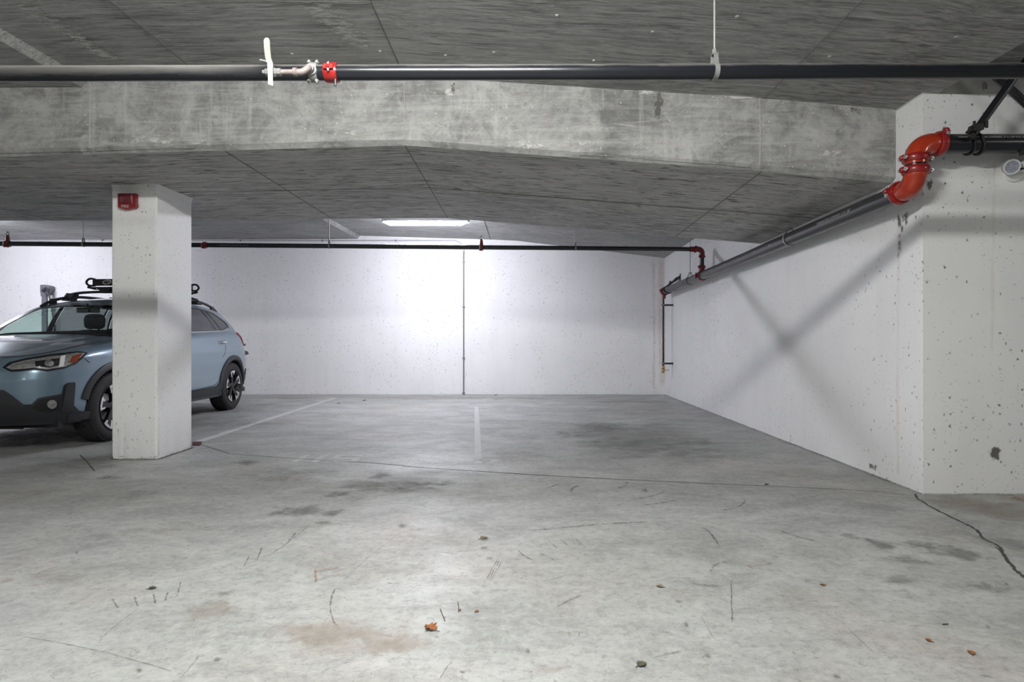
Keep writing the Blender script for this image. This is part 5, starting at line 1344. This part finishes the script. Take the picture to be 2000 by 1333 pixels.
# ---- wheels
def wheel(s0, sx):
    xo = 0.895
    c = V((sx * xo, s0, RW)); ax = (sx, 0, 0)
    prof = [(0.232, -0.215), (0.30, -0.222), (0.332, -0.205), (0.344, -0.17), (0.345, -0.11), (0.344, -0.05), (0.333, -0.016), (0.318, -0.004), (0.30, 0.002), (0.27, 0.004), (0.245, -0.002), (0.236, -0.012)]
    w_ = MB().lathe(c, ax, prof, 64).build('wheel', 'tyre', car, smooth_deg=30)
    # tread blocks cut as grooves on the shoulder
    tr = MB()
    for k in range(56):
        a = 2 * math.pi * k / 56
        d = V((0, math.cos(a), math.sin(a))); tg = V((0, -math.sin(a), math.cos(a)))
        for h, wd in ((-0.035, 0.03), (-0.11, 0.045), (-0.185, 0.03)):
            tr.obox(c + d * 0.3412 + V((sx * h, 0, 0)), (1, 0, 0), tg, d, wd, 0.022, 0.010)
    tr.build('tread', 'tyre', w_)['kind'] = 'stuff'
    rim = MB().lathe(c, ax, [(0.236, -0.012), (0.241, 0.002), (0.236, 0.006), (0.226, -0.004), (0.212, -0.03), (0.20, -0.10), (0.198, -0.16), (0.05, -0.16), (0.0, -0.155)], 48).build('rim', 'rim_black', w_)
    MB().lathe(c, ax, [(0.13, -0.12), (0.13, -0.105), (0.05, -0.10)], 32).build('brake_disc', 'dull_zinc', w_)
    hub = MB().lathe(c, ax, [(0.062, -0.07), (0.06, -0.022), (0.034, -0.012), (0.030, -0.006), (0.0, -0.004)], 24).build('hub', 'rim_black', w_)
    def pt(r, a, h): return c + V((sx * h, r * math.cos(a), r * math.sin(a)))
    for k in range(5):
        sp, fc = MB(), MB()
        a0 = 2 * math.pi * k / 5 + 0.35
        ring0 = lambda r, wa, h, off=0.0: [pt(r, a0 + off - wa, h), pt(r, a0 + off + wa, h)]
        # black curved spoke
        rows = []
        for r, wa, off in ((0.045, 0.55, 0), (0.09, 0.32, 0.02), (0.14, 0.24, 0.06), (0.19, 0.24, 0.10), (0.222, 0.27, 0.12)):
            h = -0.018 + 0.010 * (r / 0.22)
            rows.append([pt(r, a0 + off - wa, h - 0.03), pt(r, a0 + off - wa * 0.85, h), pt(r, a0 + off + wa * 0.85, h), pt(r, a0 + off + wa, h - 0.03)])
        sp.quad_grid(rows)
        # machined hook: radial leg and rim-side arm
        def plate(prs):
            rows = [[pt(r, a, h - 0.010), pt(r, a, h), pt(r2, a2, h), pt(r2, a2, h - 0.010)] for (r, a, r2, a2, h) in prs]
            fc.quad_grid(rows); fc.face(rows[0]); fc.face(rows[-1])
        plate([(0.140, a0 + 0.20, 0.146, a0 + 0.33, -0.006), (0.185, a0 + 0.235, 0.185, a0 + 0.345, -0.003), (0.226, a0 + 0.26, 0.226, a0 + 0.37, 0.001)])
        plate([(0.206, a0 + 0.30, 0.228, a0 + 0.30, 0.0005), (0.204, a0 + 0.10, 0.228, a0 + 0.10, 0.0005), (0.200, a0 - 0.12, 0.228, a0 - 0.12, 0.0005), (0.208, a0 - 0.26, 0.228, a0 - 0.26, 0.0005)])
        plate([(0.170, a0 - 0.20, 0.170, a0 - 0.09, -0.004), (0.21, a0 - 0.24, 0.21, a0 - 0.10, 0.0)])
        sp.build('spoke', 'rim_black', w_); fc.build('machined_face', 'rim_silver', w_, smooth_deg=20)
    return w_
for s0 in (0, WB):
    for sx in (1, -1): wheel(s0, sx)

# ---- interior
cab = MB(); cab.box((-0.80, 0.35, 0.34), (0.80, 3.3, 0.38)); cab.build('cabin_floor', 'matte_black', car)
for sx in (-1, 1):
    b = MB(); rows = []
    for k in range(25):
        s = lerp(0.45, 3.3, k / 24); p = at_s(BELT, s)
        rows.append([V((sx * (p.x - 0.035), s, z)) for z in (0.36, 0.7, p.z - 0.02)] + [V((sx * p.x, s, p.z))])
    b.quad_grid(rows); b.build('door_lining', 'seat_cloth', car)
b = MB(); b.quad_grid([[across(i, v_) - V((0, 0, 0.03)) for v_ in vs_] for i in range(iW, iR + 1)]); b.build('roof_lining', 'headliner', car)
b = MB(); rows = []
for k in range(17):
    x = lerp(-0.79, 0.79, k / 16); q = 1 - (x / 0.79) ** 2
    rows.append([(x, 0.40 - 0.09 * q, 1.015), (x, 0.55, 1.035 + 0.012 * q), (x, 0.78, 1.03 + 0.02 * q), (x, 0.88, 0.99), (x, 0.86, 0.75), (x, 0.72, 0.5)])
b.quad_grid(rows); b.build('dashboard', 'seat_cloth', car)
ring_o = MB(); pts = [V((0.37 + 0.185 * math.cos(a), 0.98 + 0.07 * math.sin(a), 0.95 + 0.17 * math.sin(a))) for a in [2 * math.pi * k / 28 for k in range(29)]]
ring_o.tube(pts, 0.015, 8); ring_o.tube([(0.37, 0.86, 0.93), (0.37, 0.97, 0.95)], 0.05, 10); ring_o.build('steering_wheel', 'matte_black', car)
def seat(x, y, wd, nm='seat'):
    b = MB(); rows = []
    for z, w_, dy, th in ((0.50, 0.8, 0.0, 0.12), (0.62, 0.95, 0.03, 0.14), (0.85, 1.0, 0.09, 0.13), (1.05, 0.95, 0.15, 0.11), (1.13, 0.8, 0.17, 0.08), (1.15, 0.5, 0.18, 0.05)):
        hw = wd / 2 * w_
        rows.append([V((x - hw, y + dy, z)), V((x - hw * 0.8, y + dy - th / 2, z)), V((x + hw * 0.8, y + dy - th / 2, z)), V((x + hw, y + dy, z)), V((x + hw * 0.8, y + dy + th / 2, z)), V((x - hw * 0.8, y + dy + th / 2, z))])
    b.quad_grid(rows, True); b.face(rows[-1])
    b.hexa([(x - wd / 2, y - 0.48, 0.40), (x + wd / 2, y - 0.48, 0.40), (x + wd / 2, y + 0.05, 0.40), (x - wd / 2, y + 0.05, 0.40)], [(x - wd / 2 + 0.03, y - 0.45, 0.62), (x + wd / 2 - 0.03, y - 0.45, 0.62), (x + wd / 2 - 0.03, y + 0.05, 0.57), (x - wd / 2 + 0.03, y + 0.05, 0.57)])
    o = b.build(nm, 'seat_cloth', car, smooth_deg=60)
    return o
def headrest(x, y, parent, z=1.25):
    b = MB(); rows = []
    for dz, hw, th in ((-0.09, 0.09, 0.05), (-0.06, 0.125, 0.09), (0.03, 0.135, 0.10), (0.08, 0.115, 0.085), (0.10, 0.07, 0.04)):
        rows.append([V((x + hw * math.cos(a), y + th / 2 * math.sin(a), z + dz)) for a in [2 * math.pi * k / 16 for k in range(16)]])
    b.quad_grid(rows, True); b.face(rows[0]); b.face(rows[-1])
    for s in (-0.05, 0.05): b.tube([(x + s, y, z - 0.16), (x + s, y, z - 0.06)], 0.008, 6)
    b.build('headrest', 'seat_cloth', parent, smooth_deg=60)
for x in (-0.37, 0.37):
    o = seat(x, 1.42, 0.52); headrest(x, 1.62, o)
o = seat(0.0, 2.30, 1.25, 'rear_bench')
for x in (-0.42, 0.0, 0.42): headrest(x, 2.50, o, 1.20)
m_ = MB(); m_.hexa([(-0.12, 0.93, 1.335), (0.12, 0.93, 1.335), (0.12, 0.96, 1.335), (-0.12, 0.96, 1.335)], [(-0.125, 0.935, 1.395), (0.125, 0.935, 1.395), (0.125, 0.965, 1.395), (-0.125, 0.965, 1.395)]); m_.tube([(0, 0.95, 1.39), (0, 0.93, 1.44)], 0.012, 8)
m_.build('inner_mirror', 'matte_black', car)
for x in (-0.17, 0.17): MB().box((x - 0.05, 0.98, 1.425), (x + 0.05, 1.05, 1.45)).build('driver_camera', 'headliner', car)

# ---- roof rails and cross bars
for sx in (-1, 1):
    b = MB(); pts = []
    for k in range(31):
        s = lerp(1.06, 2.98, k / 30); e = at_s(RAIL, s); lift = 0.060 * (1 - abs(2 * k / 30 - 1) ** 4)
        pts.append(V((sx * (e.x - 0.03), s, e.z + 0.008 + lift)))
    b.tube(pts, 0.016, 8, radii=[0.018] * 31)
    for s in (1.22, 2.02, 2.80):
        e = at_s(RAIL, s); b.hexa([(sx * (e.x - 0.03) - 0.016, s - 0.05, e.z - 0.005), (sx * (e.x - 0.03) + 0.016, s - 0.05, e.z - 0.005), (sx * (e.x - 0.03) + 0.016, s + 0.05, e.z - 0.005), (sx * (e.x - 0.03) - 0.016, s + 0.05, e.z - 0.005)], [(sx * (e.x - 0.03) - 0.012, s - 0.03, e.z + 0.06), (sx * (e.x - 0.03) + 0.012, s - 0.03, e.z + 0.06), (sx * (e.x - 0.03) + 0.012, s + 0.03, e.z + 0.06), (sx * (e.x - 0.03) - 0.012, s + 0.03, e.z + 0.06)])
    b.build('roof_rail', 'cladding', car)
BARS = (1.48, 2.28)
for s in BARS:
    e = at_s(RAIL, s); b = MB()
    zc = e.z + 0.125
    pts = catmull([(-e.x - 0.02, s, e.z + 0.045), (-e.x + 0.06, s, e.z + 0.10), (-0.35, s, zc), (0, s, zc + 0.008), (0.35, s, zc), (e.x - 0.06, s, e.z + 0.10), (e.x + 0.02, s, e.z + 0.045)], 6)
    rows = [[p + V((0, -0.04, 0)), p + V((0, -0.02, 0.016)), p + V((0, 0.03, 0.012)), p + V((0, 0.045, 0)), p + V((0, 0.02, -0.012)), p + V((0, -0.03, -0.012))] for p in pts]
    b.quad_grid(rows, True); b.face(rows[0]); b.face(rows[-1])
    for sx in (-1, 1):
        b.hexa([(sx * (e.x - 0.02) - 0.05, s - 0.06, e.z + 0.018), (sx * (e.x - 0.02) + 0.05, s - 0.06, e.z + 0.018), (sx * (e.x - 0.02) + 0.05, s + 0.06, e.z + 0.018), (sx * (e.x - 0.02) - 0.05, s + 0.06, e.z + 0.018)], [(sx * (e.x - 0.07) - 0.05, s - 0.045, e.z + 0.115), (sx * (e.x - 0.07) + 0.04, s - 0.045, e.z + 0.105), (sx * (e.x - 0.07) + 0.04, s + 0.045, e.z + 0.105), (sx * (e.x - 0.07) - 0.05, s + 0.045, e.z + 0.115)])
    b.build('cross_bar', 'cladding', car)
# ---- ski carriers clamped on the bars
def carrier(s, label, dx):
    e = at_s(RAIL, s); z0 = e.z + 0.18
    loc = CARM @ V((dx, s, z0 - 0.03))
    t = thing('ski_carrier', label, 'ski carrier', loc, 'ski carriers on the car roof'); t.rotation_euler = (0, 0, CAR_R); t['_off'] = (0, s, z0 - 0.03)
    x0, x1 = -0.385, 0.385
    def arm(za, zb, dy, nm):
        b = MB(); rows = []
        for k in range(9):
            x = lerp(x0, x1, k / 8); bow = 0.004 * (1 - (2 * k / 8 - 1) ** 2)
            rows.append([V((x, s - dy, za + bow)), V((x, s - dy, zb + bow)), V((x, s + dy, zb + bow)), V((x, s + dy, za + bow))])
        b.quad_grid(rows, True); b.face(rows[0]); b.face(rows[-1])
        return b.build(nm, 'matte_black', t)
    low = arm(z0 - 0.02, z0 + 0.012, 0.03, 'lower_arm')
    upm = arm(z0 + 0.030, z0 + 0.110, 0.028, 'upper_arm')
    for sx in (-1, 1):
        zc = z0 + 0.072
        pts = catmull([(sx * 0.37, s, zc + 0.036), (sx * 0.42, s, zc + 0.046), (sx * 0.455, s, zc + 0.036), (sx * 0.478, s, zc), (sx * 0.455, s, zc - 0.034), (sx * 0.42, s, zc - 0.042), (sx * 0.37, s, zc - 0.040)], 5)
        MB().tube(pts, 0.013, 10).build('handle_loop', 'matte_black', upm)
        MB().tube([(sx * 0.36, s, z0 - 0.004), (sx * 0.42, s, z0 + 0.002), (sx * 0.46, s, z0 + 0.012)], 0.014, 10).build('end_lip', 'matte_black', low)
        MB().box((sx * 0.24 - 0.06, s - 0.035, z0 - 0.062), (sx * 0.24 + 0.06, s + 0.035, z0 - 0.018)).build('clamp_foot', 'matte_black', low)
        MB().cyl((sx * 0.33, s - 0.035, z0 - 0.01), (sx * 0.33, s - 0.030, z0 - 0.01), 0.006, 8).build('rivet', 'chrome', low)
    cx, cz = -0.21, z0 + 0.074
    pts = [V((cx + 0.048 * math.cos(a) + 0.012 * math.sin(a), s - 0.030, cz + 0.026 * math.sin(a))) for a in [2 * math.pi * k / 28 for k in range(29)]]
    b = MB(); b.tube(pts, 0.0026, 6)
    b.tube([(cx - 0.035, s - 0.030, cz - 0.013), (cx + 0.004, s - 0.030, cz + 0.010), (cx + 0.045, s - 0.030, cz + 0.012)], 0.0026, 6)
    b.tube([(cx + 0.004, s - 0.030, cz + 0.010), (cx + 0.026, s - 0.030, cz - 0.018)], 0.0026, 6); b.build('badge', 'zinc', upm)
carrier(BARS[0], 'black ski carrier with oval badge on the front roof bar of the car', 0.10)
carrier(BARS[1], 'black ski carrier on the rear roof bar of the car', 0.125)
for o in bpy.data.objects:
    if '_off' in o: del o['_off']
